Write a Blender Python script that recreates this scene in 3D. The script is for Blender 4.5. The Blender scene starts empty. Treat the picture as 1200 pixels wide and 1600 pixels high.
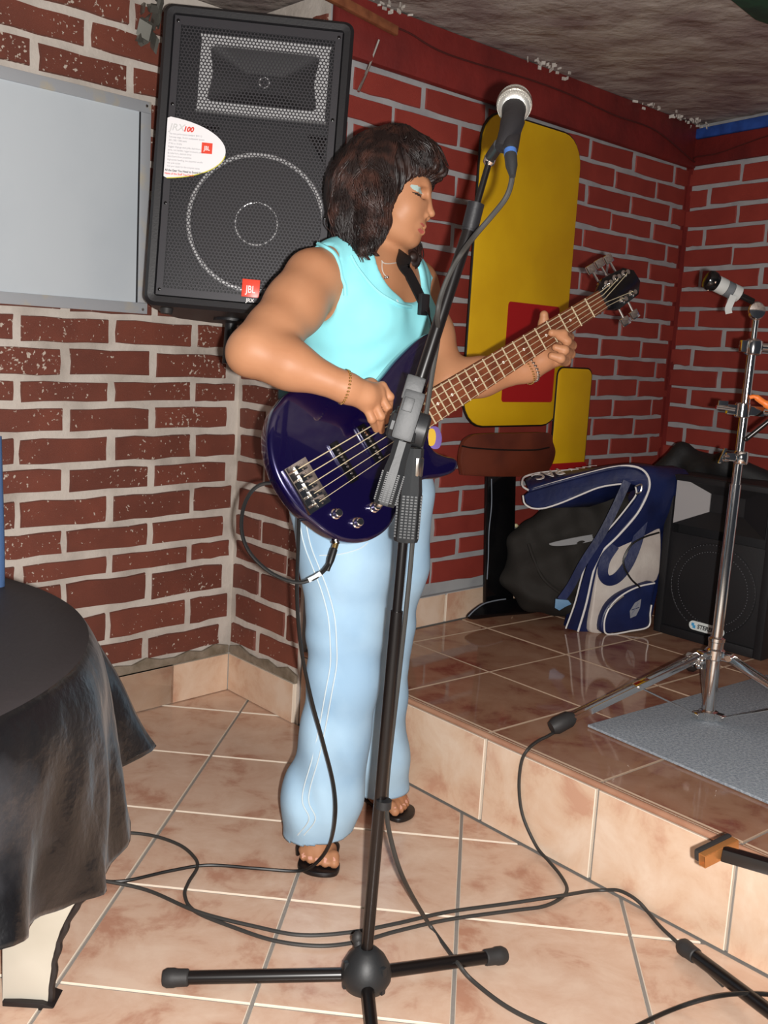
import bpy, bmesh, math, random
import numpy as np
from mathutils import Vector, Matrix

random.seed(7)
rng = np.random.default_rng(7)
scene = bpy.context.scene
COL = scene.collection

# ------------------------------------------------------------------ camera
CAM_H = 1.12
FPX = 1618.44                       # focal length in pixels of the 1200 x 1600 frame
PITCH, ROLL = 0.1586, 0.0578
A_ = np.array
fw = A_([0, math.cos(PITCH), -math.sin(PITCH)])
_rt = A_([1.0, 0, 0])
_up = np.cross(_rt, fw)
cr = _rt * math.cos(ROLL) + _up * math.sin(ROLL)
cu = -_rt * math.sin(ROLL) + _up * math.cos(ROLL)
CAM = A_([0, 0, CAM_H])
cd = bpy.data.cameras.new('camera')
cam = bpy.data.objects.new('camera', cd)
COL.objects.link(cam)
cd.sensor_fit = 'VERTICAL'
cd.sensor_height = 36
cd.lens = FPX * 36 / 1600
cd.clip_start = 0.02
cam.matrix_world = Matrix((
    (cr[0], cu[0], -fw[0], 0), (cr[1], cu[1], -fw[1], 0), (cr[2], cu[2], -fw[2], CAM_H), (0, 0, 0, 1)))
scene.camera = cam

# ------------------------------------------------------------------ world, flash, exposure
world = bpy.data.worlds.new('world')
scene.world = world
world.use_nodes = True
bg = world.node_tree.nodes['Background']
bg.inputs[0].default_value = (0.75, 0.82, 1.0, 1)
bg.inputs[1].default_value = 0.035
ld = bpy.data.lights.new('camera_flash', 'POINT')
ld.energy = 262
ld.shadow_soft_size = 0.010
ld.color = (1.0, 0.965, 0.93)
flash = bpy.data.objects.new('camera_flash', ld)
flash.location = (0.045, -0.02, CAM_H - 0.012)   # the compact camera's flash, beside the lens
COL.objects.link(flash)
vs = scene.view_settings
scene.display_settings.display_device = 'sRGB'
vs.view_transform = 'Standard'
vs.look = 'None'
vs.exposure = 0.0
vs.gamma = 1.0
vs.use_curve_mapping = False


# ------------------------------------------------------------------ measuring helpers (pixels of the photo -> metres)
def ray(u, v):
    return cr * (u - 600) / FPX + cu * (800 - v) / FPX + fw


def W(u, v, y):
    """point seen at pixel u, v at distance y (world Y)"""
    d = ray(u, v)
    return CAM + d * (y / d[1])


def FZ(u, v, z=0.0):
    """point seen at pixel u, v on the horizontal plane z"""
    d = ray(u, v)
    return CAM + d * ((z - CAM_H) / d[2])


def PL(u, v, p, n):
    d = ray(u, v)
    return CAM + d * (((p - CAM) @ n) / (d @ n))


def unit(a):
    a = np.asarray(a, float)
    return a / np.linalg.norm(a)


Z = A_([0, 0, 1.0])


# ------------------------------------------------------------------ materials
def srgb(h):
    if isinstance(h, str):
        h = h.lstrip('#')
        c = [int(h[i:i + 2], 16) / 255 for i in (0, 2, 4)]
    else:
        c = [x / 255 for x in h]
    return tuple(x / 12.92 if x <= 0.04045 else ((x + 0.055) / 1.055) ** 2.4 for x in c) + (1,)


def new_mat(name, col, rough=0.6, metal=0.0, spec=0.5, coat=0.0, bump=None, var=None, emit=None):
    """procedural material; var = (colour2, scale, lo, hi), bump = (scale, strength, distance)"""
    m = bpy.data.materials.new(name)
    m.use_nodes = True
    nt = m.node_tree
    b = nt.nodes['Principled BSDF']
    c = srgb(col) if not (isinstance(col, tuple) and len(col) == 4) else col
    b.inputs['Base Color'].default_value = c
    b.inputs['Roughness'].default_value = rough
    b.inputs['Metallic'].default_value = metal
    b.inputs['Specular IOR Level'].default_value = spec
    if coat:
        b.inputs['Coat Weight'].default_value = coat
        b.inputs['Coat Roughness'].default_value = 0.04
    if var or bump:
        tc = nt.nodes.new('ShaderNodeTexCoord')
    if var:
        n = nt.nodes.new('ShaderNodeTexNoise')
        n.inputs['Scale'].default_value = var[1]
        n.inputs['Detail'].default_value = 6
        nt.links.new(tc.outputs['Object'], n.inputs['Vector'])
        r = nt.nodes.new('ShaderNodeValToRGB')
        r.color_ramp.elements[0].position = var[2]
        r.color_ramp.elements[1].position = var[3]
        r.color_ramp.elements[0].color = c
        r.color_ramp.elements[1].color = srgb(var[0])
        nt.links.new(n.outputs['Fac'], r.inputs['Fac'])
        nt.links.new(r.outputs['Color'], b.inputs['Base Color'])
    if bump:
        n2 = nt.nodes.new('ShaderNodeTexNoise')
        n2.inputs['Scale'].default_value = bump[0]
        n2.inputs['Detail'].default_value = 5
        nt.links.new(tc.outputs['Object'], n2.inputs['Vector'])
        bp = nt.nodes.new('ShaderNodeBump')
        bp.inputs['Strength'].default_value = bump[1]
        bp.inputs['Distance'].default_value = bump[2]
        nt.links.new(n2.outputs['Fac'], bp.inputs['Height'])
        nt.links.new(bp.outputs['Normal'], b.inputs['Normal'])
    return m


def brick_mat(name, c1, c2, splat, amount):
    """painted brick: two browns, a tint per brick, spatters of old white paint"""
    m = new_mat(name, c1, 0.55, bump=(60, 0.5, 0.002))
    nt = m.node_tree
    N, L = nt.nodes.new, nt.links.new
    b = nt.nodes['Principled BSDF']
    geo = N('ShaderNodeNewGeometry')
    oi = N('ShaderNodeObjectInfo')
    n1 = N('ShaderNodeTexNoise'); n1.inputs['Scale'].default_value = 9; n1.inputs['Detail'].default_value = 5
    L(geo.outputs['Position'], n1.inputs['Vector'])
    add = N('ShaderNodeMath'); add.operation = 'MULTIPLY_ADD'
    L(oi.outputs['Random'], add.inputs[0]); add.inputs[1].default_value = 0.30
    sub = N('ShaderNodeMath'); sub.operation = 'SUBTRACT'; sub.inputs[1].default_value = 0.15
    L(n1.outputs['Fac'], sub.inputs[0]); L(sub.outputs[0], add.inputs[2])
    r = N('ShaderNodeValToRGB')
    r.color_ramp.elements[0].position = 0.3; r.color_ramp.elements[1].position = 0.7
    r.color_ramp.elements[0].color = srgb(c1); r.color_ramp.elements[1].color = srgb(c2)
    L(add.outputs[0], r.inputs['Fac'])
    # spatter = fine noise, only inside large patches
    n2 = N('ShaderNodeTexNoise'); n2.inputs['Scale'].default_value = 95; n2.inputs['Detail'].default_value = 3
    L(geo.outputs['Position'], n2.inputs['Vector'])
    n3 = N('ShaderNodeTexNoise'); n3.inputs['Scale'].default_value = 3.1; n3.inputs['Detail'].default_value = 4
    L(geo.outputs['Position'], n3.inputs['Vector'])
    ma = N('ShaderNodeMath'); ma.operation = 'MULTIPLY_ADD'; ma.inputs[1].default_value = 0.55
    L(n3.outputs['Fac'], ma.inputs[0]); L(n2.outputs['Fac'], ma.inputs[2])
    r2 = N('ShaderNodeValToRGB')
    r2.color_ramp.elements[0].position = amount; r2.color_ramp.elements[1].position = amount + 0.04
    L(ma.outputs[0], r2.inputs['Fac'])
    mx = N('ShaderNodeMix'); mx.data_type = 'RGBA'
    L(r2.outputs['Color'], mx.inputs[0]); L(r.outputs['Color'], mx.inputs[6]); mx.inputs[7].default_value = srgb(splat)
    L(mx.outputs[2], b.inputs['Base Color'])
    return m


def tile_mat(name, cols, rough, scale=5.0):
    """mottled ceramic: three tones by two noises, offset per tile"""
    m = new_mat(name, cols[0], rough, spec=0.5)
    nt = m.node_tree
    N, L = nt.nodes.new, nt.links.new
    b = nt.nodes['Principled BSDF']
    geo = N('ShaderNodeNewGeometry')
    oi = N('ShaderNodeObjectInfo')
    off = N('ShaderNodeVectorMath'); off.operation = 'MULTIPLY_ADD'
    cmb = N('ShaderNodeCombineXYZ')
    L(oi.outputs['Random'], cmb.inputs[0]); L(oi.outputs['Random'], cmb.inputs[2])
    L(cmb.outputs[0], off.inputs[0]); off.inputs[1].default_value = (37, 0, 11)
    L(geo.outputs['Position'], off.inputs[2])
    n1 = N('ShaderNodeTexNoise'); n1.inputs['Scale'].default_value = scale; n1.inputs['Detail'].default_value = 6
    n1.inputs['Roughness'].default_value = 0.62; n1.inputs['Distortion'].default_value = 0.35
    L(off.outputs[0], n1.inputs['Vector'])
    r = N('ShaderNodeValToRGB')
    e = r.color_ramp.elements
    e[0].position = 0.34; e[0].color = srgb(cols[2])
    e[1].position = 0.66; e[1].color = srgb(cols[0])
    k = e.new(0.47); k.color = srgb(cols[1])
    L(n1.outputs['Fac'], r.inputs['Fac'])
    L(r.outputs['Color'], b.inputs['Base Color'])
    return m


M = {}
M['mortar_left'] = new_mat('mortar_left', '#cfc6bc', 0.8, var=('#a69c92', 7, 0.45, 0.75), bump=(70, 0.6, 0.003))
M['mortar_back'] = new_mat('mortar_back', '#a6a7a8', 0.8, var=('#929396', 9, 0.4, 0.7), bump=(70, 0.4, 0.002))
M['brick_left'] = brick_mat('brick_left', '#6b3a2e', '#7d4334', '#c6b8aa', 0.945)
M['brick_back'] = brick_mat('brick_back', '#86322a', '#953a30', '#8e8580', 1.04)
M['plaster_red'] = new_mat('plaster_red', '#7a241f', 0.6, var=('#5f1c1a', 5, 0.4, 0.7), bump=(14, 0.6, 0.008))
M['cement'] = new_mat('cement', '#8f8272', 0.9, var=('#6e6250', 18, 0.4, 0.65), bump=(50, 0.8, 0.004))
M['blue_paint'] = new_mat('blue_paint', '#2c55a8', 0.6, var=('#1e3c80', 20, 0.4, 0.7))
M['ceiling'] = new_mat('ceiling', '#a39a92', 0.8, var=('#7d6c6a', 5, 0.38, 0.66), bump=(8, 1.0, 0.03))
M['grout'] = new_mat('grout', '#8d8781', 0.9, bump=(90, 0.5, 0.002))
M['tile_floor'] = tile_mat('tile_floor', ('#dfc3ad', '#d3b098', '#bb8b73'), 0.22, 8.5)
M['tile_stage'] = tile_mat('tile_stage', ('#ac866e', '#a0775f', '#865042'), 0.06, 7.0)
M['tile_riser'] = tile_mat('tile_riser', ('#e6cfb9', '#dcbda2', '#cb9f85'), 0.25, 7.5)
M['tile_edge'] = new_mat('tile_edge', '#eadbc8', 0.35)  # paler than the tile: bevel highlight put into the colour
M['tile_edge_stage'] = new_mat('tile_edge_stage', '#b39a84', 0.35)
M['black_plastic'] = new_mat('black_plastic', '#1b1b1e', 0.45, bump=(220, 0.25, 0.001))
M['black_gloss'] = new_mat('black_gloss', '#0b0b0d', 0.18)
M['black_tube'] = new_mat('black_tube', '#120f0f', 0.28)
M['rubber'] = new_mat('rubber', '#2b2a2a', 0.6, bump=(150, 0.3, 0.001))
M['grey_plastic'] = new_mat('grey_plastic', '#202224', 0.5, bump=(200, 0.15, 0.001))
M['chrome'] = new_mat('chrome', '#e9e7e4', 0.11, metal=1.0)
M['steel'] = new_mat('steel', '#c9c6c0', 0.28, metal=1.0)
M['cable'] = new_mat('cable', '#343331', 0.5)
M['cable_black'] = new_mat('cable_black', '#151515', 0.4)
M['white'] = new_mat('white', '#f2f0ee', 0.5)
M['red_print'] = new_mat('red_print', '#e8402c', 0.45)
M['text_grey'] = new_mat('text_grey', '#a9a9ad', 0.6)
M['text_pale'] = new_mat('text_pale', '#dadada', 0.6)
M['text_dark'] = new_mat('text_dark', '#333336', 0.6)


# ------------------------------------------------------------------ mesh helpers
class B:
    """collects shapes, then becomes ONE mesh object"""

    def __init__(s):
        s.v, s.f, s.mi = [], [], []
        s.k = 0

    def add(s, verts, faces, m=None):
        o = len(s.v)
        s.v.extend([tuple(map(float, p)) for p in verts])
        s.f.extend([tuple(i + o for i in f) for f in faces])
        s.mi.extend([s.k if m is None else m] * len(faces))
        return s

    def box(s, c, size, ax=None, bev=0.0):
        """box at c with half axes; ax rows = local axes; bevelled by chamfering"""
        ax = np.eye(3) if ax is None else np.asarray(ax)
        c = np.asarray(c, float)
        h = np.asarray(size, float) / 2
        bm = bmesh.new()
        bmesh.ops.create_cube(bm, size=1.0)
        for v in bm.verts:
            v.co = Vector((v.co.x * 2 * h[0], v.co.y * 2 * h[1], v.co.z * 2 * h[2]))
        if bev:
            bmesh.ops.bevel(bm, geom=bm.edges[:], offset=bev, segments=2, affect='EDGES', profile=0.7)
        bm.verts.index_update()
        vs_ = [c + v.co[0] * ax[0] + v.co[1] * ax[1] + v.co[2] * ax[2] for v in bm.verts]
        fs = [[v.index for v in f.verts] for f in bm.faces]
        bm.free()
        return s.add(vs_, fs)

    def tube(s, pts, r, n=10, cap=True, closed=False, flat=None):
        """tube along pts; r a number or a list; flat=(vector, factor) squashes the section along a vector"""
        P = [np.asarray(p, float) for p in pts]
        R = [r] * len(P) if np.isscalar(r) else list(r)
        T = []
        for i in range(len(P)):
            if closed:
                t = P[(i + 1) % len(P)] - P[i - 1]
            else:
                t = P[min(i + 1, len(P) - 1)] - P[max(i - 1, 0)]
            T.append(t / (np.linalg.norm(t) + 1e-12))
        a = np.cross(T[0], Z)
        if np.linalg.norm(a) < 1e-3:
            a = np.cross(T[0], A_([1.0, 0, 0]))
        a = unit(a)
        vs_, fs = [], []
        for i, (p, t, q) in enumerate(zip(P, T, R)):
            a = a - t * (a @ t)
            a = unit(a)
            b = np.cross(t, a)
            for k in range(n):
                th = 2 * math.pi * k / n
                o = (a * math.cos(th) + b * math.sin(th)) * q
                if flat is not None:
                    o = o - flat[0] * (o @ flat[0]) * (1 - flat[1])
                vs_.append(p + o)
        m = len(P)
        for i in range(m if closed else m - 1):
            for k in range(n):
                j = (i + 1) % m
                fs.append((i * n + k, i * n + (k + 1) % n, j * n + (k + 1) % n, j * n + k))
        if cap and not closed:
            fs.append(tuple(range(n - 1, -1, -1)))
            fs.append(tuple((m - 1) * n + k for k in range(n)))
        return s.add(vs_, fs)

    def lathe(s, c, axis, prof, n=24):
        """prof = [(radius, height along axis)]"""
        axis = unit(axis)
        pts = [np.asarray(c, float) + axis * h for _, h in prof]
        a = np.cross(axis, A_([0.13, 0.31, 0.94]))
        a = unit(a)
        b = np.cross(axis, a)
        vs_, fs = [], []
        for p, (r, _) in zip(pts, prof):
            for k in range(n):
                th = 2 * math.pi * k / n
                vs_.append(p + (a * math.cos(th) + b * math.sin(th)) * max(r, 1e-5))
        for i in range(len(prof) - 1):
            for k in range(n):
                fs.append((i * n + k, i * n + (k + 1) % n, (i + 1) * n + (k + 1) % n, (i + 1) * n + k))
        fs.append(tuple(range(n - 1, -1, -1)))
        fs.append(tuple((len(prof) - 1) * n + k for k in range(n)))
        return s.add(vs_, fs)

    def ball(s, c, r, n=14, ax=None):
        r = np.broadcast_to(np.asarray(r, float), (3,))
        ax = np.eye(3) if ax is None else np.asarray(ax)
        vs_, fs = [], []
        m = max(4, n // 2)
        for i in range(m + 1):
            ph = math.pi * i / m
            for k in range(n):
                th = 2 * math.pi * k / n
                q = A_([math.sin(ph) * math.cos(th), math.sin(ph) * math.sin(th), math.cos(ph)]) * r
                vs_.append(np.asarray(c) + q @ ax)
        for i in range(m):
            for k in range(n):
                fs.append((i * n + k, (i + 1) * n + k, (i + 1) * n + (k + 1) % n, i * n + (k + 1) % n))
        return s.add(vs_, fs)

    def prism(s, poly, d, bev=0.0, seg=2):
        """polygon (3-D points, one plane) pushed along vector d; both rims rounded by bev"""
        poly = [np.asarray(p, float) for p in poly]
        d = np.asarray(d, float)
        n = len(poly)
        L = np.linalg.norm(d)
        dn = d / L
        nrm = np.zeros(3)
        for i in range(n):
            nrm += np.cross(poly[i], poly[(i + 1) % n])
        if nrm @ dn > 0:
            poly = poly[::-1]
        rings = []
        if bev:
            ins = []
            for i in range(n):
                e1 = unit(poly[i] - poly[i - 1])
                e2 = unit(poly[(i + 1) % n] - poly[i])
                n1, n2 = np.cross(e1, dn), np.cross(e2, dn)
                bi = n1 + n2
                bi = bi / max(0.35, (1 + n1 @ n2))
                ins.append(bi)
            for k in range(seg + 1):
                t = math.pi / 2 * k / seg
                rings.append(([p + b * bev * (1 - math.sin(t)) for p, b in zip(poly, ins)], bev * (1 - math.cos(t))))
            for k in range(seg + 1):
                t = math.pi / 2 * k / seg
                rings.append(([p + b * bev * (1 - math.cos(t)) for p, b in zip(poly, ins)], L - bev * (1 - math.sin(t))))
        else:
            rings = [(poly, 0), (poly, L)]
        vs_ = [p + dn * h for pts, h in rings for p in pts]
        fs = []
        for i in range(len(rings) - 1):
            for k in range(n):
                fs.append((i * n + k, (i + 1) * n + k, (i + 1) * n + (k + 1) % n, i * n + (k + 1) % n))
        fs.append(tuple(range(n)))
        fs.append(tuple((len(rings) - 1) * n + k for k in range(n - 1, -1, -1)))
        return s.add(vs_, fs)


def spline(pts, n=8):
    """Catmull-Rom through pts"""
    P = [np.asarray(p, float) for p in pts]
    P = [2 * P[0] - P[1]] + P + [2 * P[-1] - P[-2]]
    out = []
    for i in range(1, len(P) - 2):
        p0, p1, p2, p3 = P[i - 1:i + 3]
        for k in range(n):
            t = k / n
            out.append(0.5 * ((2 * p1) + (-p0 + p2) * t + (2 * p0 - 5 * p1 + 4 * p2 - p3) * t * t + (-p0 + 3 * p1 - 3 * p2 + p3) * t ** 3))
    out.append(P[-2])
    return out


def smooth_closed(pts, n=6):
    P = [np.asarray(p, float) for p in pts]
    m = len(P)
    out = []
    for i in range(m):
        p0, p1, p2, p3 = P[i - 1], P[i], P[(i + 1) % m], P[(i + 2) % m]
        for k in range(n):
            t = k / n
            out.append(0.5 * ((2 * p1) + (-p0 + p2) * t + (2 * p0 - 5 * p1 + 4 * p2 - p3) * t * t + (-p0 + 3 * p1 - 3 * p2 + p3) * t ** 3))
    return out


def link(o, parent=None):
    COL.objects.link(o)
    if parent is not None:
        base = A_(parent.location)
        g = parent
        while g.parent is not None:
            g = g.parent
            base = base + A_(g.location)
        o.parent = parent
        o.location = tuple(A_(o.location) - base)
    return o


def obj(name, b, mat, parent=None, smooth=True, angle=40):
    """link the collected shapes as ONE mesh object"""
    me = bpy.data.meshes.new(name)
    me.from_pydata(b.v, [], b.f)
    for m in (mat if isinstance(mat, (list, tuple)) else [mat]):
        me.materials.append(M[m] if isinstance(m, str) else m)
    if any(b.mi):
        me.polygons.foreach_set('material_index', b.mi)
    bm = bmesh.new()
    bm.from_mesh(me)
    bmesh.ops.recalc_face_normals(bm, faces=bm.faces)
    if smooth:
        ca = math.cos(math.radians(angle))
        for f in bm.faces:
            f.smooth = True
        for e in bm.edges:
            if len(e.link_faces) == 2 and e.link_faces[0].normal.dot(e.link_faces[1].normal) < ca:
                e.smooth = False
    bm.to_mesh(me)
    bm.free()
    o = bpy.data.objects.new(name, me)
    return link(o, parent)


def raw_obj(name, verts, faces, mats, parent=None, mi=None):
    """numpy mesh, all smooth"""
    me = bpy.data.meshes.new(name)
    verts = np.asarray(verts, np.float32)
    faces = np.asarray(faces, np.int32)
    me.vertices.add(len(verts)); me.vertices.foreach_set('co', verts.ravel())
    k = faces.shape[1]
    me.loops.add(faces.size); me.loops.foreach_set('vertex_index', faces.ravel())
    me.polygons.add(len(faces))
    me.polygons.foreach_set('loop_start', np.arange(0, faces.size, k, dtype=np.int32))
    me.polygons.foreach_set('loop_total', np.full(len(faces), k, np.int32))
    me.polygons.foreach_set('use_smooth', np.ones(len(faces), bool))
    for m in (mats if isinstance(mats, (list, tuple)) else [mats]):
        me.materials.append(M[m] if isinstance(m, str) else m)
    if mi is not None:
        me.polygons.foreach_set('material_index', np.asarray(mi, np.int32))
    me.update(calc_edges=True)
    me.validate()
    return link(bpy.data.objects.new(name, me), parent)


def thing(name, label, cat, loc, group=None):
    o = bpy.data.objects.new(name, None)
    o.empty_display_size = 0.05
    o.location = tuple(map(float, loc))
    COL.objects.link(o)
    return tag(o, label, cat, group)


def tag(o, label, cat, group=None):
    o['label'] = label
    o['category'] = cat
    if group:
        o['group'] = group
    return o


def struct(o):
    o['kind'] = 'structure'
    return o


def text_mesh(name, body, size, origin, ax, ay, mat, parent, extrude=0.0006, bold=0.0, shear=0.0, align='LEFT', sx=1.0):
    """flat raised lettering: origin, reading direction ax, up direction ay"""
    cu_ = bpy.data.curves.new(name, 'FONT')
    cu_.body = body
    cu_.size = size
    cu_.extrude = extrude
    cu_.offset = bold
    cu_.shear = shear
    cu_.align_x = align
    cu_.resolution_u = 3
    o = bpy.data.objects.new(name, cu_)
    COL.objects.link(o)
    dg = bpy.context.evaluated_depsgraph_get()
    me = bpy.data.meshes.new_from_object(o.evaluated_get(dg))
    bpy.data.objects.remove(o)
    bpy.data.curves.remove(cu_)
    ax, ay = unit(ax), unit(ay)
    az = np.cross(ax, ay)
    for v in me.vertices:
        v.co = Vector(tuple(np.asarray(origin) + ax * v.co.x * sx + ay * v.co.y + az * v.co.z))
    me.materials.clear()
    me.materials.append(M[mat])
    return link(bpy.data.objects.new(name, me), parent)


# ================================================================== THE ROOM
cA = A_([-0.470, 3.217, 0])              # inner corner left of the singer
K = A_([-0.218, 2.930, 0])               # outer corner where the stage begins
E = A_([1.128, 4.280, 0])                # inner corner at the back of the stage
ang = lambda t: A_([math.cos(t), math.sin(t), 0])
dA = ang(0.8224); nA = A_([dA[1], -dA[0], 0])
dB = unit(K - cA); nB = A_([-abs(dB[1]), -abs(dB[0]), 0])
dC = unit(E - K); nC = A_([dC[1], -dC[0], 0])
dD = ang(-1.0196); nD = A_([dD[1], -dD[0], 0])
dR = ang(math.radians(-49.45)); nR = A_([dR[1], -dR[0], 0])    # the stage's front edge
STZ = 0.225
CZ = 2.042


def wall(name, p0, p1, n, z0, z1, mat, thick=0.12):
    b = B()
    b.prism([p0 + Z * z0, p1 + Z * z0, p1 + Z * z1, p0 + Z * z1], -n * thick)
    return struct(obj(name, b, mat, smooth=False))


wl = wall('wall_left', cA - dA * 2.1, cA, nA, -0.02, CZ, 'mortar_left')
b = B()
b.prism([p + Z * -0.02 for p in (cA, K, K + dC * 0.05 - nC * 0.012, cA + dC * 0.06)], (0, 0, CZ + 0.02))
wr = struct(obj('wall_return', b, 'mortar_left', smooth=False))
b = B()
b.prism([p + Z * -0.02 for p in (K, E, E + dC * 0.12 - nC * 0.12, K + dC * 0.14 - nC * 0.06)], (0, 0, CZ + 0.02))
wb = struct(obj('wall_back', b, 'mortar_back', smooth=False))
wd = wall('wall_right', E, E + dD * 2.3, nD, -0.02, CZ, 'mortar_back', 0.12)


def brick_mesh(i, mat):
    """unit brick (x length, y outwards, z height) with wavering hand-painted edges"""
    r = random.Random(100 + i)
    pts = []
    nx = 4
    for k in range(nx):
        pts.append((-0.5 + k / nx, -0.5 + r.uniform(-0.04, 0.045)))
    for k in range(2):
        pts.append((0.5 + r.uniform(-0.012, 0.012), -0.5 + k / 2 + 0.02))
    for k in range(nx):
        pts.append((0.5 - k / nx, 0.5 + r.uniform(-0.045, 0.04)))
    for k in range(2):
        pts.append((-0.5 + r.uniform(-0.012, 0.012), 0.5 - k / 2 - 0.02))
    n = len(pts)
    vs_ = [(x, 0, z) for x, z in pts] + [(x * 0.985, 1.0 + r.uniform(-0.12, 0.12), z * 0.94) for x, z in pts]
    fs = [(k, (k + 1) % n, n + (k + 1) % n, n + k) for k in range(n)] + [tuple(range(n, 2 * n))]
    me = bpy.data.meshes.new('brick')
    me.from_pydata(vs_, [], fs)
    bm = bmesh.new(); bm.from_mesh(me)
    bmesh.ops.recalc_face_normals(bm, faces=bm.faces)
    bm.to_mesh(me); bm.free()
    me.materials.append(M[mat])
    return me


def lay_bricks(parent, origin, d, n, s0, s1, rows, L, phase, mat, gap, proud, meshes, rnd):
    """one object per brick; rows = list of z; phase(i) = offset of the joints in row i"""
    az = math.atan2(d[1], d[0])
    flip = (d[0] * n[1] - d[1] * n[0]) < 0           # local y must point along n
    for i in range(len(rows) - 1):
        z0, z1 = rows[i], rows[i + 1]
        ph = phase(i)
        k0 = math.floor((s0 - ph) / L)
        s = ph + k0 * L
        while s < s1 - 0.03:
            a, b_ = max(s, s0), min(s + L, s1)
            s += L
            if b_ - a < 0.045:
                continue
            ln = b_ - a - gap * rnd.uniform(0.75, 1.3)
            o = bpy.data.objects.new('brick', rnd.choice(meshes))
            c = origin + d * ((a + b_) / 2 + rnd.uniform(-0.004, 0.004)) + Z * ((z0 + z1) / 2 + rnd.uniform(-0.003, 0.003))
            o.location = tuple(c)
            o.rotation_euler = (rnd.uniform(-0.0, 0.0), rnd.uniform(-0.008, 0.008), az)
            o.scale = (ln, (-1 if flip else 1) * proud * rnd.uniform(0.7, 1.3), (z1 - z0) - gap * 0.8)
            link(o, parent)


rb = random.Random(5)
bl = [brick_mesh(i, 'brick_left') for i in range(10)]
bb = [brick_mesh(i, 'brick_back') for i in range(10, 18)]
rowsA = [0.150, 0.232, 0.331, 0.429, 0.498, 0.580, 0.671, 0.751, 0.837, 0.916, 0.988, 1.075] + [1.075 + 0.0836 * k for k in range(1, 12)]
# joints measured on the photo: rows alternate by half a brick
lay_bricks(wl, cA, dA, nA, -1.75, -0.006, rowsA, 0.277,
           lambda i: ((-0.172 if i % 2 == 1 else -0.316) if i < 15 else (-0.126 if i % 2 == 1 else -0.261)),
           'brick_left', 0.023, 0.007, bl, rb)
rowsB = [0.155, 0.235, 0.330, 0.425, 0.500, 0.583, 0.671, 0.752, 0.837, 0.916, 0.988, 1.075] + [1.075 + 0.0836 * k for k in range(1, 12)]
lay_bricks(wr, cA, dB, nB, 0.008, 0.378, rowsB, 0.28, lambda i: 0.16 if i % 2 == 0 else 0.30, 'brick_left', 0.022, 0.007, bl, rb)
rowsC = [0.355, 0.442, 0.510, 0.586, 0.672] + [0.672 + (1.88 - 0.672) / 16 * k for k in range(1, 17)]
lay_bricks(wb, K, dC, nC, 0.008, 1.908, rowsC, 0.285, lambda i: 0.088 if i % 2 == 1 else 0.253, 'brick_back', 0.017, 0.004, bb, rb)
rowsD = [1.878 - 0.0774 * k for k in range(21, -1, -1)]
lay_bricks(wd, E, dD, nD, 0.004, 1.6, rowsD, 0.29, lambda i: 0.266 if i % 2 == 0 else 0.12, 'brick_back', 0.017, 0.004, bb, rb)

b = B(); b.prism([E + Z * 0.33, E + dD * 0.030 + Z * 0.33, E + dD * 0.024 + Z * 1.0, E + dD * 0.028 + Z * 1.885, E + Z * 1.885], nD * 0.0045)
b.prism([E + Z * 0.33, E - dC * 0.020 + Z * 0.33, E - dC * 0.028 + Z * 1.1, E - dC * 0.018 + Z * 1.885, E + Z * 1.885], nC * 0.0045)
struct(obj('trim_corner', b, 'plaster_red', smooth=False))
# plain red beam above the bricks, blue band on the right wall, brown board over the speaker
b = B(); b.prism([K + Z * 1.883, E + Z * 1.878, E + Z * CZ, K + Z * CZ], nC * 0.035, 0.012)
struct(obj('trim_beam', b, 'plaster_red'))
b = B(); b.prism([E + Z * 1.885, E + dD * 2.2 + Z * 1.885, E + dD * 2.2 + Z * 1.985, E + Z * 1.985], nD * 0.02, 0.006)
struct(obj('trim_plaster', b, 'plaster_red'))
b = B(); b.prism([E + dD * 0.03 + Z * 1.987, E + dD * 2.2 + Z * 1.975, E + dD * 2.2 + Z * 2.04, E + dD * 0.03 + Z * 2.025], nD * 0.024, 0.006)
struct(obj('trim_blue', b, 'blue_paint'))
b = B(); b.prism([K + dC * -0.16 + nC * 0.05 + Z * 2.000, K + dC * 0.20 + nC * 0.038 + Z * 1.968, K + dC * 0.20 + nC * 0.038 + Z * 1.992, K + dC * -0.16 + nC * 0.05 + Z * 2.028], nC * 0.02, 0.004)
M['wood_board'] = new_mat('wood_board', '#8a5334', 0.6, var=('#6b3a22', 30, 0.4, 0.7))
struct(obj('trim_board', b, 'wood_board'))

# ceiling: rough cast slab
b = B()
gx, gy = 36, 30
cx0, cy0 = -2.4, 0.6
vs_, fs = [], []
rr = np.random.default_rng(3)
hh = rr.normal(0, 1, (gy + 1, gx + 1))
for _ in range(2):
    hh = (hh + np.roll(hh, 1, 0) + np.roll(hh, 1, 1) + np.roll(hh, -1, 0) + np.roll(hh, -1, 1)) / 5
for j in range(gy + 1):
    for i in range(gx + 1):
        vs_.append((cx0 + 5.2 * i / gx, cy0 + 4.6 * j / gy, CZ + 0.004 + 0.012 * hh[j, i]))
for j in range(gy):
    for i in range(gx):
        a = j * (gx + 1) + i
        fs.append((a, a + gx + 1, a + gx + 2, a + 1))
b.add(vs_, fs)
b.prism([(cx0, cy0, CZ + 0.05), (cx0 + 5.2, cy0, CZ + 0.05), (cx0 + 5.2, cy0 + 4.6, CZ + 0.05), (cx0, cy0 + 4.6, CZ + 0.05)], (0, 0, 0.1))
struct(obj('ceiling', b, 'ceiling'))
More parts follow.
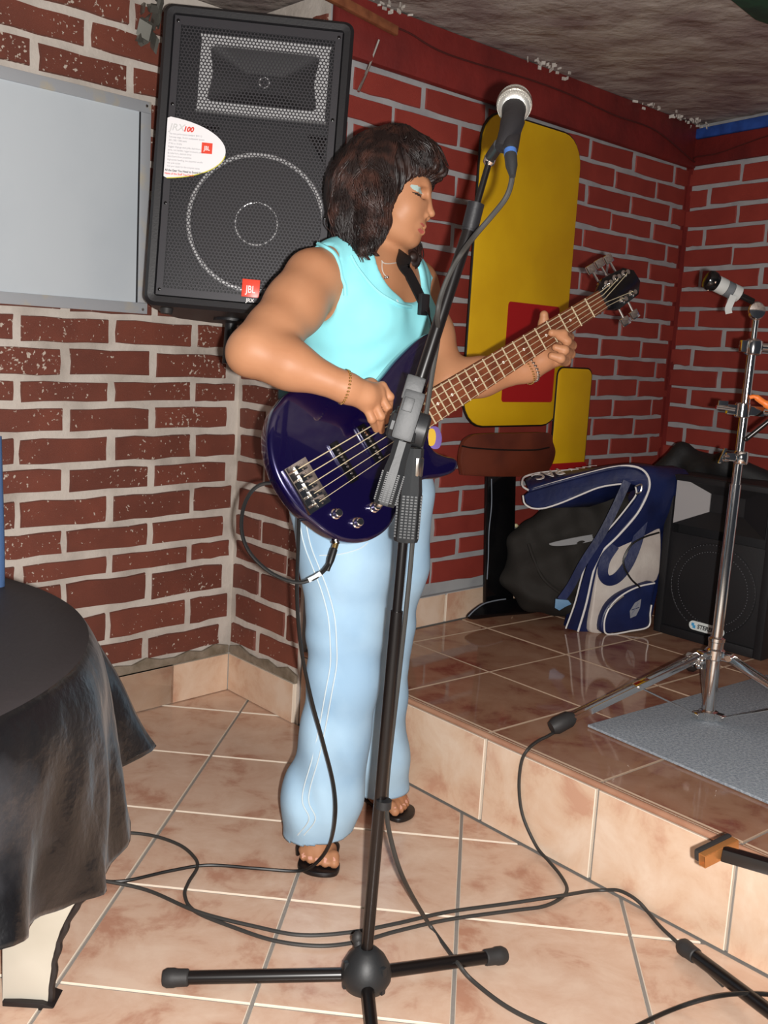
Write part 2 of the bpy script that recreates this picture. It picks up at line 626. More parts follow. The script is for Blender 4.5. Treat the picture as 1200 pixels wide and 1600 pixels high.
# flaked paint along the ceiling edge
b = B()
rf = random.Random(12)
for k in range(70):
    u = rf.choice([rf.uniform(0.75, 1.0), rf.uniform(1.35, 1.9), rf.uniform(1.7, 1.9), rf.uniform(0.1, 0.25)])
    c = K + dC * u + nC * (0.04 + rf.uniform(0, 0.05)) + Z * (CZ - rf.uniform(0.004, 0.022))
    b.box(c, (rf.uniform(0.004, 0.02), rf.uniform(0.004, 0.012), 0.004), [unit(A_([rf.uniform(-1, 1), rf.uniform(-1, 1), 0.1])), A_([0, 0, 1.0]), nC])
M['flake'] = new_mat('flake', '#b9b2aa', 0.7)
o = obj('trim_flakes', b, 'flake', smooth=False); o['kind'] = 'structure'
# dark green strip on the ceiling at the far right
b = B()
g = [FZ(u, v, CZ - 0.035) for u, v in ((1128, -10), (1180, 32), (1260, 60), (1300, -40))]
b.prism(g, (0, 0, 0.04), 0.004)
M['green'] = new_mat('green', '#123d2a', 0.8, var=('#0b2a20', 20, 0.4, 0.6))
struct(obj('trim_green', b, 'green'))


# ------------------------------------------------------------------ tiles
def clip_poly(poly, planes):
    """2-D polygon clipped by half planes (point, inward normal)"""
    for p, n in planes:
        out = []
        for i in range(len(poly)):
            a, b_ = poly[i], poly[(i + 1) % len(poly)]
            da, db = (a - p) @ n, (b_ - p) @ n
            if da >= 0:
                out.append(a)
            if (da < 0) != (db < 0):
                out.append(a + (b_ - a) * (da / (da - db)))
        poly = out
        if len(poly) < 3:
            return []
    return poly


def slab_tile(poly, z, h, bev, mats, parent, up=Z):
    """one tile: polygon (3-D points) as the upper rim line, thickness h below it, pale biscuit arris with its edge highlight put into the colour"""
    n = len(poly)
    c = sum(poly) / n
    b = B()
    top = [p + (c - p) / np.linalg.norm(c - p) * bev for p in poly]
    mid = [p - up * bev * 0.6 for p in poly]
    bot = [p - up * h for p in poly]
    vs_ = top + mid + bot
    b.add(vs_, [tuple(range(n))], 0)
    b.add(vs_, [(k, (k + 1) % n, n + (k + 1) % n, n + k) for k in range(n)], 1)
    b.add(vs_, [(n + k, n + (k + 1) % n, 2 * n + (k + 1) % n, 2 * n + k) for k in range(n)], 1)
    return obj('tile', b, mats, parent, smooth=False)


def tile_field(parent, o, a1, a2, s, ri, rj, planes, z, mats, gap=0.007, min_area=0.0006):
    for i in range(*ri):
        for j in range(*rj):
            q = [o + a1 * (s * (i + x) + gx_) + a2 * (s * (j + y) + gy_) for x, y, gx_, gy_ in
                 ((0, 0, gap / 2, gap / 2), (1, 0, -gap / 2, gap / 2), (1, 1, -gap / 2, -gap / 2), (0, 1, gap / 2, -gap / 2))]
            q = clip_poly(q, planes)
            if len(q) < 3:
                continue
            area = abs(sum(q[k][0] * q[(k + 1) % len(q)][1] - q[(k + 1) % len(q)][0] * q[k][1] for k in range(len(q)))) / 2
            if area < min_area:
                continue
            jit = random.uniform(-0.0006, 0.0006)
            q = [A_([p[0], p[1], z + jit]) for p in q]
            slab_tile(q, z, 0.008, 0.0018, mats, parent)


# floor
b = B()
b.prism([(-2.6, -0.8, -0.004), (2.2, -0.8, -0.004), (2.2, 4.4, -0.004), (-2.6, 4.4, -0.004)], (0, 0, -0.05))
floor = struct(obj('floor', b, 'grout', smooth=False))
tf = -0.0851
f1 = ang(tf); f2 = A_([-f1[1], f1[0], 0])
fo = A_([-0.4622, 1.4639, 0]) * CAM_H
flo_planes = [(cA + nA * 0.002, nA), (cA + nB * 0.002, nB), (K + nR * 0.004, nR), (A_([-1.75, 0, 0]), A_([1.0, 0, 0])), (A_([1.35, 0, 0]), A_([-1.0, 0, 0]))]
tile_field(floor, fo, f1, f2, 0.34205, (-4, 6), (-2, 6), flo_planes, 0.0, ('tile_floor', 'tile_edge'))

# stage
b = B()
far = 2.4
b.prism([K + Z * (STZ - 0.004) - nR * 0.010, K + dR * far + Z * (STZ - 0.004) - nR * 0.010, E + dD * far + Z * (STZ - 0.004), E + Z * (STZ - 0.004)], (0, 0, -(STZ - 0.004)))
stage = struct(obj('floor_stage', b, 'grout', smooth=False))
s1 = dR; s2 = A_([-s1[1], s1[0], 0])
so = A_([0.325, 2.836, 0])
NOSE = 0.012
st_planes = [(K + nC * 0.024, nC), (E + nD * 0.02, nD), (K - nR * 0.010, -nR), (A_([1.9, 0, 0]), A_([-1.0, 0, 0]))]
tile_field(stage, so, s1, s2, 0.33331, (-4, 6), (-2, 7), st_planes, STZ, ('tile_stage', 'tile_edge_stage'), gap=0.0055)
# riser tiles: joints continue those of the stage
jo = (so - K) @ dR
for k in range(-3, 6):
    a0, a1_ = jo + 0.3333 * k + 0.004, jo + 0.3333 * (k + 1) - 0.004
    a0 = max(a0, 0.006)
    if a1_ - a0 < 0.03:
        continue
    p = [K + dR * a0 + Z * 0.004, K + dR * a1_ + Z * 0.004, K + dR * a1_ + Z * (STZ - 0.016), K + dR * a0 + Z * (STZ - 0.016)]
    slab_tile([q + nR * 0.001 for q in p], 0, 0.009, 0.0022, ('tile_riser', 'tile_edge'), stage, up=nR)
# rounded nosing along the top of the riser, one length per tile
M['nosing'] = new_mat('nosing', '#b78c72', 0.3, var=('#a67860', 12, 0.4, 0.7))
b = B()
b.tube([K + dR * 0.01 + Z * (STZ - 0.007) - nR * 0.004, K + dR * 2.3 + Z * (STZ - 0.007) - nR * 0.004], 0.0075, 10)
obj('nosing', b, 'nosing', stage)


# baseboards: tiles standing along the walls, cement fillet on top
def baseboard(name, p0, d, n, s0, s1, joints, z0, h, thick=0.012, cement=True):
    b = B()
    if cement:
        rc = random.Random(8)
        nn_ = max(4, int((s1 - s0) / 0.05))
        up_l = [p0 + d * (s1 + (s0 - s1) * k / nn_) + Z * (z0 + h + 0.026 + rc.uniform(-0.006, 0.012)) for k in range(nn_ + 1)]
        b.prism([p0 + d * s0 + Z * (z0 + h), p0 + d * s1 + Z * (z0 + h)] + up_l, n * (thick * 0.8), 0.003)
    else:
        b.prism([p0 + d * s0 + Z * (z0 + h - 0.006), p0 + d * s1 + Z * (z0 + h - 0.006), p0 + d * s1 + Z * (z0 + h), p0 + d * s0 + Z * (z0 + h)], n * (thick * 0.9))
    par = struct(obj(name, b, 'cement' if cement else 'mortar_back', smooth=False))
    js = [s0] + [j for j in joints if s0 < j < s1] + [s1]
    for a, c in zip(js[:-1], js[1:]):
        q = [p0 + d * (a + 0.004) + Z * (z0 + 0.003), p0 + d * (c - 0.004) + Z * (z0 + 0.003), p0 + d * (c - 0.004) + Z * (z0 + h - 0.002), p0 + d * (a + 0.004) + Z * (z0 + h - 0.002)]
        q = [x + n * thick for x in q]
        if (np.cross(q[1] - q[0], q[2] - q[1]) @ n) < 0:
            q = q[::-1]
        slab_tile(q, 0, thick * 0.95, 0.002, ('tile_riser', 'tile_edge'), par, up=n)
    return par


baseboard('baseboard_left', cA, dA, nA, -1.75, -0.012, [-0.228 - 0.335 * k for k in range(6)], 0.0, 0.124, 0.014)
baseboard('baseboard_return', cA, dB, nB, 0.012, 0.372, [], 0.0, 0.124, 0.014)
baseboard('baseboard_back', K, dC, nC, 0.014, 1.89, [0.605 + 0.3333 * k for k in range(-1, 5)], STZ, 0.100, 0.018, False)
baseboard('baseboard_right', E, dD, nD, 0.02, 1.6, [0.33 * k for k in range(1, 6)], STZ, 0.100, 0.018, False)


# ================================================================== THE SINGER'S BASS GUITAR (its frame first: the hands need it)
S0 = W(488, 755, 1.90)                       # bridge
lo, hi = 1.91, 3.2
for _ in range(50):
    mid_ = (lo + hi) / 2
    if np.linalg.norm(W(944, 467, mid_) - S0) < 0.864:
        lo = mid_
    else:
        hi = mid_
N0 = W(944, 467, lo)                         # nut
bd = unit(N0 - S0)
_c0 = -unit(Z - bd * (Z @ bd))
_n0 = np.cross(_c0, bd)
if _n0 @ (CAM - S0) < 0:
    _n0 = -_n0
_r = math.radians(20)
bc = _c0 * math.cos(_r) + _n0 * math.sin(_r)  # across the strings, downwards
bn = _n0 * math.cos(_r) - _c0 * math.sin(_r)  # out of the front


def BP(u, v, off=0.0):
    return PL(u, v, S0 + bn * off, bn)


def BL(p, q, off=0.0):
    """point at p along the strings from the bridge, q across, off in front of the string plane"""
    return S0 + bd * p + bc * q + bn * off


# ------------------------------------------------------------------ implicit surfaces (for the singer and the soft bags)
class Field:
    def __init__(s):
        s.p = []

    def cone(s, a, ra, b, rb, k=0.02, op='+'):
        s.p.append(('c', np.asarray(a, float), float(ra), np.asarray(b, float), float(rb), k, op)); return s

    def chain(s, pts, rs, k=0.02):
        for i in range(len(pts) - 1):
            s.cone(pts[i], rs[i], pts[i + 1], rs[i + 1], k)
        return s

    def ell(s, c, r, ax=None, k=0.02, op='+'):
        s.p.append(('e', np.asarray(c, float), np.asarray(r, float), np.eye(3) if ax is None else np.asarray(ax, float), k, op)); return s

    def half(s, p, n, k=0.003):
        """keep only the side p-side where (x-p).n < 0"""
        s.p.append(('h', np.asarray(p, float), unit(n), k)); return s

    @staticmethod
    def _d(pr, X, Y_, Zz):
        if pr[0] == 'c':
            a, ra, b, rb = pr[1:5]
            ba = b - a
            L2 = ba @ ba + 1e-12
            x, y, z = X - a[0], Y_ - a[1], Zz - a[2]
            h = np.clip((x * ba[0] + y * ba[1] + z * ba[2]) / L2, 0, 1)
            return np.sqrt((x - ba[0] * h) ** 2 + (y - ba[1] * h) ** 2 + (z - ba[2] * h) ** 2) - (ra + (rb - ra) * h)
        if pr[0] == 'e':
            c, r, ax = pr[1:4]
            x, y, z = X - c[0], Y_ - c[1], Zz - c[2]
            q = [(x * ax[i][0] + y * ax[i][1] + z * ax[i][2]) / r[i] for i in range(3)]
            k0 = np.sqrt(q[0] ** 2 + q[1] ** 2 + q[2] ** 2) + 1e-9
            k1 = np.sqrt((q[0] / r[0]) ** 2 + (q[1] / r[1]) ** 2 + (q[2] / r[2]) ** 2) + 1e-9
            return k0 * (k0 - 1) / k1
        p, n = pr[1:3]
        return (X - p[0]) * n[0] + (Y_ - p[1]) * n[1] + (Zz - p[2]) * n[2]

    @staticmethod
    def _mix(F, d, k, op):
        if op == '+':
            h = np.maximum(k - np.abs(F - d), 0) / k
            return np.minimum(F, d) - h * h * k * 0.25
        h = np.maximum(k - np.abs(F + d), 0) / k
        return np.maximum(F, -d) + h * h * k * 0.25

    def at(s, P):
        X, Y_, Zz = P[..., 0], P[..., 1], P[..., 2]
        F = np.full(X.shape, 1.0)
        for pr in s.p:
            d = s._d(pr, X, Y_, Zz)
            if pr[0] == 'h':
                F = s._mix(F, -d, pr[3], '-')
            else:
                F = s._mix(F, d, pr[-2], pr[-1])
        return F

    def grad(s, P):
        e = 0.002
        g = np.stack([s.at(P + e * np.eye(3)[i]) - s.at(P - e * np.eye(3)[i]) for i in range(3)], -1)
        return g / (np.linalg.norm(g, axis=-1, keepdims=True) + 1e-9)

    def _bounds(s, pr):
        if pr[0] == 'c':
            r = max(pr[2], pr[4])
            return np.minimum(pr[1], pr[3]) - r, np.maximum(pr[1], pr[3]) + r
        r = max(pr[2])
        return pr[1] - r, pr[1] + r

    def mesh(s, lo=None, hi=None, h=0.005, disp=None):
        """naive surface nets"""
        add = [p for p in s.p if p[0] != 'h' and p[-1] == '+']
        if lo is None:
            bb_ = [s._bounds(p) for p in add]
            lo = np.min([x[0] for x in bb_], 0) - 0.02
            hi = np.max([x[1] for x in bb_], 0) + 0.02
        lo, hi = np.asarray(lo, float), np.asarray(hi, float)
        n = np.ceil((hi - lo) / h).astype(int) + 1
        ax = [lo[i] + h * np.arange(n[i]) for i in range(3)]
        F = np.full(n, 1.0, np.float32)
        for pr in s.p:
            if pr[0] == 'h':
                i0, i1 = np.zeros(3, int), n
            else:
                b0, b1 = s._bounds(pr)
                mg = 0.03 + pr[-2]
                i0 = np.clip(np.floor((b0 - mg - lo) / h).astype(int), 0, n)
                i1 = np.clip(np.ceil((b1 + mg - lo) / h).astype(int) + 1, 0, n)
                if (i1 <= i0).any():
                    continue
            sl = tuple(slice(i0[i], i1[i]) for i in range(3))
            d = s._d(pr, ax[0][sl[0]][:, None, None], ax[1][sl[1]][None, :, None], ax[2][sl[2]][None, None, :])
            if pr[0] == 'h':
                F[sl] = s._mix(F[sl], -d, pr[3], '-')
            else:
                F[sl] = s._mix(F[sl], d, pr[-2], pr[-1])
        if disp is not None:
            F = F + disp(ax[0][:, None, None], ax[1][None, :, None], ax[2][None, None, :])
        return surface_nets(F, lo, h)


def surface_nets(F, lo, h):
    I = F < 0
    c = [I[a:I.shape[0] - 1 + a, b_:I.shape[1] - 1 + b_, d:I.shape[2] - 1 + d] for a in (0, 1) for b_ in (0, 1) for d in (0, 1)]
    cnt = sum(x.astype(np.int8) for x in c)
    act = (cnt > 0) & (cnt < 8)
    idx = np.argwhere(act)
    ids = np.full(act.shape, -1, np.int32)
    ids[act] = np.arange(len(idx))
    corner = [(a, b_, d) for a in (0, 1) for b_ in (0, 1) for d in (0, 1)]
    val = np.stack([F[idx[:, 0] + a, idx[:, 1] + b_, idx[:, 2] + d] for a, b_, d in corner], 1)
    acc = np.zeros((len(idx), 3)); num = np.zeros(len(idx))
    for i in range(8):
        for j in range(i + 1, 8):
            ca, cb = np.array(corner[i]), np.array(corner[j])
            if np.abs(ca - cb).sum() != 1:
                continue
            va, vb = val[:, i], val[:, j]
            m = (va < 0) != (vb < 0)
            t = va[m] / (va[m] - vb[m])
            acc[m] += ca + (cb - ca) * t[:, None]
            num[m] += 1
    verts = lo + h * (idx + acc / num[:, None])
    faces = []
    for axis in range(3):
        u, v = [(1, 2), (2, 0), (0, 1)][axis]
        s0 = [slice(None)] * 3; s1_ = [slice(None)] * 3
        s0[axis] = slice(0, F.shape[axis] - 1); s1_[axis] = slice(1, F.shape[axis])
        ch = I[tuple(s0)] != I[tuple(s1_)]
        e = np.argwhere(ch)
        ok = (e[:, u] > 0) & (e[:, v] > 0) & (e[:, u] < F.shape[u] - 1) & (e[:, v] < F.shape[v] - 1)
        e = e[ok]
        ins = I[e[:, 0], e[:, 1], e[:, 2]]
        q = []
        for du, dv in ((-1, -1), (0, -1), (0, 0), (-1, 0)):
            w = e.copy(); w[:, u] += du; w[:, v] += dv
            q.append(ids[w[:, 0], w[:, 1], w[:, 2]])
        q = np.stack(q, 1)
        q[~ins] = q[~ins][:, ::-1]
        faces.append(q)
    return verts, np.concatenate(faces)


def relax(verts, faces, it=2, lam=0.5):
    """Laplacian smoothing"""
    for _ in range(it):
        acc = np.zeros_like(verts); n = np.zeros(len(verts))
        k = faces.shape[1]
        for i in range(k):
            a, b_ = faces[:, i], faces[:, (i + 1) % k]
            for d in range(3):
                acc[:, d] += np.bincount(a, verts[b_, d], len(verts)) + np.bincount(b_, verts[a, d], len(verts))
            n += np.bincount(a, minlength=len(verts)) + np.bincount(b_, minlength=len(verts))
        m = n > 0
        verts = verts.copy()
        verts[m] += lam * (acc[m] / n[m][:, None] - verts[m])
    return verts


# ================================================================== THE SINGER
PH = math.radians(55)
tfw = A_([math.sin(PH), -math.cos(PH), 0])          # the way her chest faces
trt = A_([tfw[1], -tfw[0], 0])                       # her right-hand side
AXT = [trt, tfw, Z]
M['skin'] = new_mat('skin', '#b58260', 0.5, spec=0.3, var=('#aa7553', 9, 0.35, 0.7), bump=(140, 0.06, 0.001))
M['lips'] = new_mat('lips', '#a8564c', 0.35)
M['eyelid'] = new_mat('eyelid', '#a3b9b4', 0.4)
M['lash'] = new_mat('lash', '#2a1e1a', 0.6)
M['nail'] = new_mat('nail', '#d9a08c', 0.25)
M['blouse'] = new_mat('blouse', '#93e2ea', 0.75, spec=0.2, var=('#8adbe4', 12, 0.4, 0.7), bump=(420, 0.15, 0.0006))
M['white_trim'] = new_mat('white_trim', '#e8f1f4', 0.7)
M['denim'] = new_mat('denim', '#93b4cf', 0.8, spec=0.15, var=('#a9c8de', 5, 0.4, 0.65), bump=(600, 0.25, 0.0006))
M['stitch'] = new_mat('stitch', '#c7d6dc', 0.7)
M['hair'] = new_mat('hair', '#150c0b', 0.5, spec=0.4, var=('#2e1c17', 24, 0.4, 0.68))
M['gold'] = new_mat('gold', '#d6b878', 0.25, metal=1.0)
M['sandal'] = new_mat('sandal', '#141010', 0.4)

chest = W(570, 500, 2.25)
upper = W(578, 436, 2.26)
neckb = W(586, 404, 2.255)
waist = W(560, 612, 2.26)
pelv = W(563, 740, 2.26)
tor = Field()
tor.ell(chest, (0.148, 0.108, 0.150), AXT, 0.05)
tor.ell(waist, (0.134, 0.108, 0.15), AXT, 0.06)
tor.ell(pelv, (0.168, 0.125, 0.14), AXT, 0.06)
tor.ell(chest + tfw * 0.062 + trt * 0.066 + Z * 0.004, (0.066, 0.062, 0.062), AXT, 0.035)
tor.ell(chest + tfw * 0.062 - trt * 0.066 + Z * 0.004, (0.066, 0.062, 0.062), AXT, 0.035)
tor.ell(upper + Z * 0.005, (0.135, 0.082, 0.062), AXT, 0.05)
shR = W(489, 436, 2.11)
shL = upper - trt * 0.165 + Z * 0.0
tor.cone(neckb + Z * 0.0 - tfw * 0.012, 0.052, shR + Z * 0.005, 0.043, 0.05)
tor.cone(neckb + Z * 0.0 - tfw * 0.012, 0.052, shL + Z * 0.0, 0.050, 0.05)
n_torso = len(tor.p)

body = Field()
body.p = list(tor.p)
# neck and head: head axes a (forward), b (up), l (towards the camera, her right side)
HY = 2.235
hc = W(605, 300, HY)
yaw = math.radians(10)
ha = cr * math.cos(yaw) - fw * math.sin(yaw)
hl = -(fw * math.cos(yaw) + cr * math.sin(yaw))
hb = cu
hs = FPX / ((hc - CAM) @ fw)                           # pixels per metre at the head


def H(u, v, l=0.0):
    """pixel on the head's middle plane, l metres towards the camera"""
    return hc + ha * ((u - 605) / hs / math.cos(yaw)) + hb * ((300 - v) / hs) + hl * l


def px(n):
    return n / hs


tl = math.radians(16)                                  # the head bends down
ta = ha * math.cos(tl) - hb * math.sin(tl)
tb = ha * math.sin(tl) + hb * math.cos(tl)
AXH = [ta, hl, tb]
body.cone(neckb - tfw * 0.012 - Z * 0.02, 0.056, H(590, 352), 0.047, 0.018)
body.ell(H(602, 287), (px(71), 0.071, px(64)), AXH, 0.02)
body.ell(H(632, 330), (px(37), 0.056, px(52)), AXH, 0.02)
for sg in (1, -1):
    body.cone(H(606, 355, 0.046 * sg), 0.022, H(640, 374, 0.014 * sg), 0.014, 0.025)
    body.ell(H(640, 334, 0.034 * sg), (0.020, 0.018, 0.020), AXH, 0.02)
body.ell(H(643, 374), (px(12), 0.016, px(11)), AXH, 0.012)
body.ell(H(651, 356), (px(11), 0.022, px(14)), AXH, 0.012)      # muzzle
body.cone(H(664, 296, 0.020), 0.0095, H(664, 296, -0.020), 0.0095, 0.012)   # brow
for sg in (1, -1):
    body.ell(H(663, 311, 0.024 * sg), (0.012, 0.015, 0.011), AXH, 0.010, '-')
    body.ell(H(652.5, 311, 0.027 * sg), (0.0125, 0.0135, 0.0125), AXH, 0.004)
body.cone(H(665.5, 300), 0.0055, H(671.5, 334), 0.0078, 0.007)   # nose
body.ell(H(673.5, 337.5), (0.0078, 0.0078, 0.0072), AXH, 0.005)
for sg in (1, -1):
    body.ell(H(664.5, 341, 0.0095 * sg), (0.0088, 0.0062, 0.0066), AXH, 0.005)
    body.ell(H(668, 346.5, 0.0055 * sg), (0.0035, 0.0026, 0.0020), AXH, 0.002, '-')
body.cone(H(659.5, 355.5, 0.008), 0.0045, H(661.5, 356.5, 0.0), 0.0056, 0.003)
body.cone(H(659.5, 355.5, -0.008), 0.0045, H(661.5, 356.5, 0.0), 0.0056, 0.003)
body.cone(H(656.5, 364.5, 0.007), 0.0050, H(659, 365, 0.0), 0.0062, 0.003)
body.cone(H(656.5, 364.5, -0.007), 0.0050, H(659, 365, 0.0), 0.0062, 0.003)
body.cone(H(648.5, 358.5, 0.021), 0.0012, H(668, 360.5, 0.0), 0.0014, 0.0022, '-')
body.cone(H(648.5, 358.5, -0.021), 0.0012, H(668, 360.5, 0.0), 0.0014, 0.0022, '-')
body.ell(H(603, 325, 0.070), (0.018, 0.010, 0.030), AXH, 0.006)
body.ell(H(603, 325, -0.070), (0.018, 0.010, 0.030), AXH, 0.006)

# her right arm: shoulder, elbow, wrist on the strings
elR = W(398, 548, 1.95)
wrR = BP(541, 606, 0.045)
body.chain([shR, W(461, 478, 2.06), W(427, 520, 2.00), elR], [0.057, 0.056, 0.050, 0.0435], 0.03)
body.chain([elR, elR * 0.62 + wrR * 0.38, wrR], [0.045, 0.042, 0.0265], 0.03)
body.ell(W(380, 556, 1.945), (0.022, 0.022, 0.022), None, 0.03)
# her right hand, seen from the back, plucking
pal = BP(571, 618, 0.045)
body.cone(wrR, 0.025, pal, 0.026, 0.02)
KN = [BP(597, 604, 0.044), BP(593, 616, 0.048), BP(584, 627, 0.048), BP(573, 636, 0.042)]
body.cone(pal, 0.024, BP(586, 616, 0.040), 0.018, 0.012)
for k_ in KN:
    body.cone(pal, 0.017, k_, 0.0098, 0.010)
FI = [(BP(609, 620, 0.046), BP(608, 641, 0.014)), (BP(605, 637, 0.048), BP(602, 658, 0.010)),
      (BP(595, 650, 0.046), BP(596, 673, 0.006)), (BP(581, 655, 0.040), BP(588, 671, 0.010))]
for k_, (m_, t_) in zip(KN, FI):
    body.cone(k_, 0.0096, m_, 0.0080, 0.0030)
    body.cone(m_, 0.0080, t_, 0.0066, 0.0025)
    body.ell(m_, (0.0088, 0.0088, 0.0088), None, 0.002)
body.chain([BP(562, 606, 0.03), BP(580, 602, 0.020), BP(596, 612, 0.012)], [0.015, 0.012, 0.009], 0.010)   # thumb, behind

# her left arm passes behind the neck of the bass
elL = BP(702, 597, -0.135)
wrL = BP(824, 577, -0.075)
body.chain([shL, shL * 0.5 + elL * 0.5, elL], [0.052, 0.046, 0.040], 0.03)
body.chain([elL, elL * 0.6 + wrL * 0.4, wrL], [0.043, 0.039, 0.027], 0.03)
palL = BP(859, 556, -0.062)
body.cone(wrL, 0.026, palL, 0.029, 0.02)
body.ell(BP(849, 561, -0.050), (0.024, 0.02, 0.02), None, 0.02)
body.chain([BP(846, 552, -0.052), BP(848, 525, -0.050), BP(850, 507, -0.040), BP(850, 492, -0.030)], [0.018, 0.014, 0.0115, 0.0095], 0.010)  # thumb
FL = [((877, 540, -0.055), (889, 527, -0.030), (880, 522, 0.012), (862, 520, 0.010)),
      ((878, 548, -0.050), (893, 540, -0.022), (886, 533, 0.012), (874, 526, 0.010)),
      ((876, 556, -0.046), (891, 553, -0.018), (882, 547, 0.014), (868, 543, 0.006)),
      ((871, 563, -0.040), (884, 564, -0.016), (876, 560, 0.012), (862, 556, 0.004))]
for f4 in FL:
    q = [BP(*x) for x in f4]
    body.cone(palL, 0.020, q[0], 0.0115, 0.012)
    body.chain(q, [0.0115, 0.0108, 0.0098, 0.0080], 0.005)

# hips, legs (inside the jeans) and feet
hipR = W(533, 775, 2.17)
hipL = W(600, 770, 2.27)
knR = W(540, 1010, 2.13)
knL = W(592, 1010, 2.33)
anR = W(494, 1318, 2.155)
anL = W(598, 1232, 2.42)
body.chain([hipR, knR, anR], [0.070, 0.046, 0.032], 0.04)
body.chain([hipL, knL, anL], [0.070, 0.046, 0.032], 0.04)


def foot(an, tip, side):
    """foot from the ankle to the toes on its sandal; side = direction of the big toe"""
    d = unit(A_([tip[0] - an[0], tip[1] - an[1], 0]))
    heel = A_([an[0], an[1], 0]) - d * 0.035
    ball = A_([tip[0], tip[1], 0]) - d * 0.055
    body.cone(an, 0.034, heel + Z * 0.040, 0.030, 0.02)
    body.cone(heel + Z * 0.040, 0.029, ball + Z * 0.032, 0.022, 0.02)
    body.cone(an + d * 0.01, 0.034, ball + Z * 0.034, 0.020, 0.03)
    body.ell(ball + Z * 0.030, (0.040, 0.030, 0.017), [unit(side), d, Z], 0.02)
    toes = []
    for i, (w, l, r) in enumerate(((0.030, 0.052, 0.0125), (0.011, 0.050, 0.0096), (-0.005, 0.043, 0.0092), (-0.020, 0.034, 0.0088), (-0.033, 0.022, 0.0082))):
        a = ball + side * w * 0.85 + d * 0.010 + Z * 0.027
        m_ = ball + side * w + d * (l - 0.016) + Z * 0.031
        t = ball + side * w + d * l + Z * (0.017 + r * 0.5)
        body.cone(a, r * 1.05, m_, r, 0.006)
        body.cone(m_, r, t, r * 0.92, 0.004)
        toes.append(t + Z * r * 0.55)
    return d, heel, ball, toes


tipR = FZ(500, 1358, 0.012)
sideR = None
dR_ = unit(A_([tipR[0] - anR[0], tipR[1] - anR[1], 0]))
tipL = FZ(633, 1271, 0.012)
dL_ = unit(A_([tipL[0] - anL[0], tipL[1] - anL[1], 0]))
footR = foot(anR, tipR, A_([-dR_[1], dR_[0], 0]))
footL = foot(anL, tipL, -A_([-dL_[1], dL_[0], 0]))

person = thing('person', 'woman in pale turquoise sleeveless blouse and light blue flared jeans playing a purple bass', 'person', (0.0, 2.25, 0))
# three blocks of one surface: body coarse, head and hands fine
zcut = H(604, 383)[2]


def block(lo, hi, h, keep):
    v, f = body.mesh(lo, hi, h)
    c = v[f].mean(1)
    m = keep(c)
    f = f[m]
    used = np.unique(f)
    mp = np.full(len(v), -1); mp[used] = np.arange(len(used))
    return v[used], mp[f]


hR0 = np.min([BP(541, 600, 0), BP(615, 675, 0), BP(541, 675, .06), BP(615, 600, .07)], 0) - 0.03
hR1 = np.max([BP(541, 600, 0), BP(615, 675, 0), BP(541, 675, .06), BP(615, 600, .07)], 0) + 0.03
hL0 = np.min([BP(824, 585, -.09), BP(905, 480, -.09), BP(905, 585, .02), BP(824, 480, .02)], 0) - 0.02
hL1 = np.max([BP(824, 585, -.09), BP(905, 480, -.09), BP(905, 585, .02), BP(824, 480, .02)], 0) + 0.03
aR, aL = unit(pal - wrR), unit(palL - wrL)
inR = lambda c: ((c - wrR) @ aR > 0) & (np.linalg.norm(c - pal, axis=1) < 0.14) & (c[:, 1] < 2.09)
inL = lambda c: ((c - wrL) @ aL > 0) & (np.linalg.norm(c - palL, axis=1) < 0.15)
inH = lambda c: (c[:, 2] > zcut) & (np.linalg.norm(c - hc, axis=1) < 0.24)
parts_ = [block(None, None, 0.005, lambda c: ~inR(c - aR * 0.005) & ~inL(c - aL * 0.005) & ~inH(c - Z * 0.005)),
          block(hc - 0.19, hc + 0.17, 0.0021, lambda c: inH(c)),
          block(hR0, hR1, 0.0022, inR), block(hL0, hL1, 0.0022, inL)]
vv, ff, o_ = [], [], 0
for v, f in parts_:
    vv.append(v); ff.append(f + o_); o_ += len(v)
vv, ff = np.concatenate(vv), np.concatenate(ff)
cen = vv[ff].mean(1)
mi = np.zeros(len(ff), int)


def paint(k, c, r, ax=None):
    ax = np.eye(3) if ax is None else np.asarray(ax)
    q = ((cen - c) @ ax.T) / np.asarray(r)
    mi[(q ** 2).sum(1) < 1] = k


for sg in (1, -1):
    paint(2, H(652.5, 307, 0.031 * sg), (0.0175, 0.026, 0.0075), AXH)
    paint(3, H(655, 316.0, 0.031 * sg), (0.0165, 0.026, 0.0030), AXH)
    paint(1, H(655, 354.9, 0.008 * sg), (0.0125, 0.016, 0.0044), AXH)
    paint(1, H(654.5, 364.6, 0.006 * sg), (0.0115, 0.016, 0.0055), AXH)
for t in footR[3] + footL[3]:
    paint(4, t, (0.005, 0.006, 0.006))
raw_obj('body', vv, ff, ['skin', 'lips', 'eyelid', 'lash', 'nail'], person, mi)

# ------------------------------------------------------------------ blouse
bl_ = Field()
for pr in tor.p:
    if pr[0] == 'e':
        bl_.p.append(('e', pr[1], pr[2] + 0.0075, pr[3], pr[4], '+'))
    else:
        bl_.p.append(('c', pr[1], pr[2] + 0.0075, pr[3], pr[4] + 0.0075, pr[5], '+'))
bl_.ell(chest + tfw * 0.05 - Z * 0.09, (0.125, 0.062, 0.13), AXT, 0.05)
# sleeve holes
for sh, sg, out in ((shR, 1, trt), (shL, -1, -trt)):
    bl_.cone(sh + out * 0.012 + Z * 0.04, 0.058, sh + out * 0.020 - Z * 0.045, 0.060, 0.006, '-')
    bl_.cone(sh + out * 0.012 + Z * 0.02, 0.058, sh + out * 0.10 - Z * 0.02, 0.085, 0.006, '-')
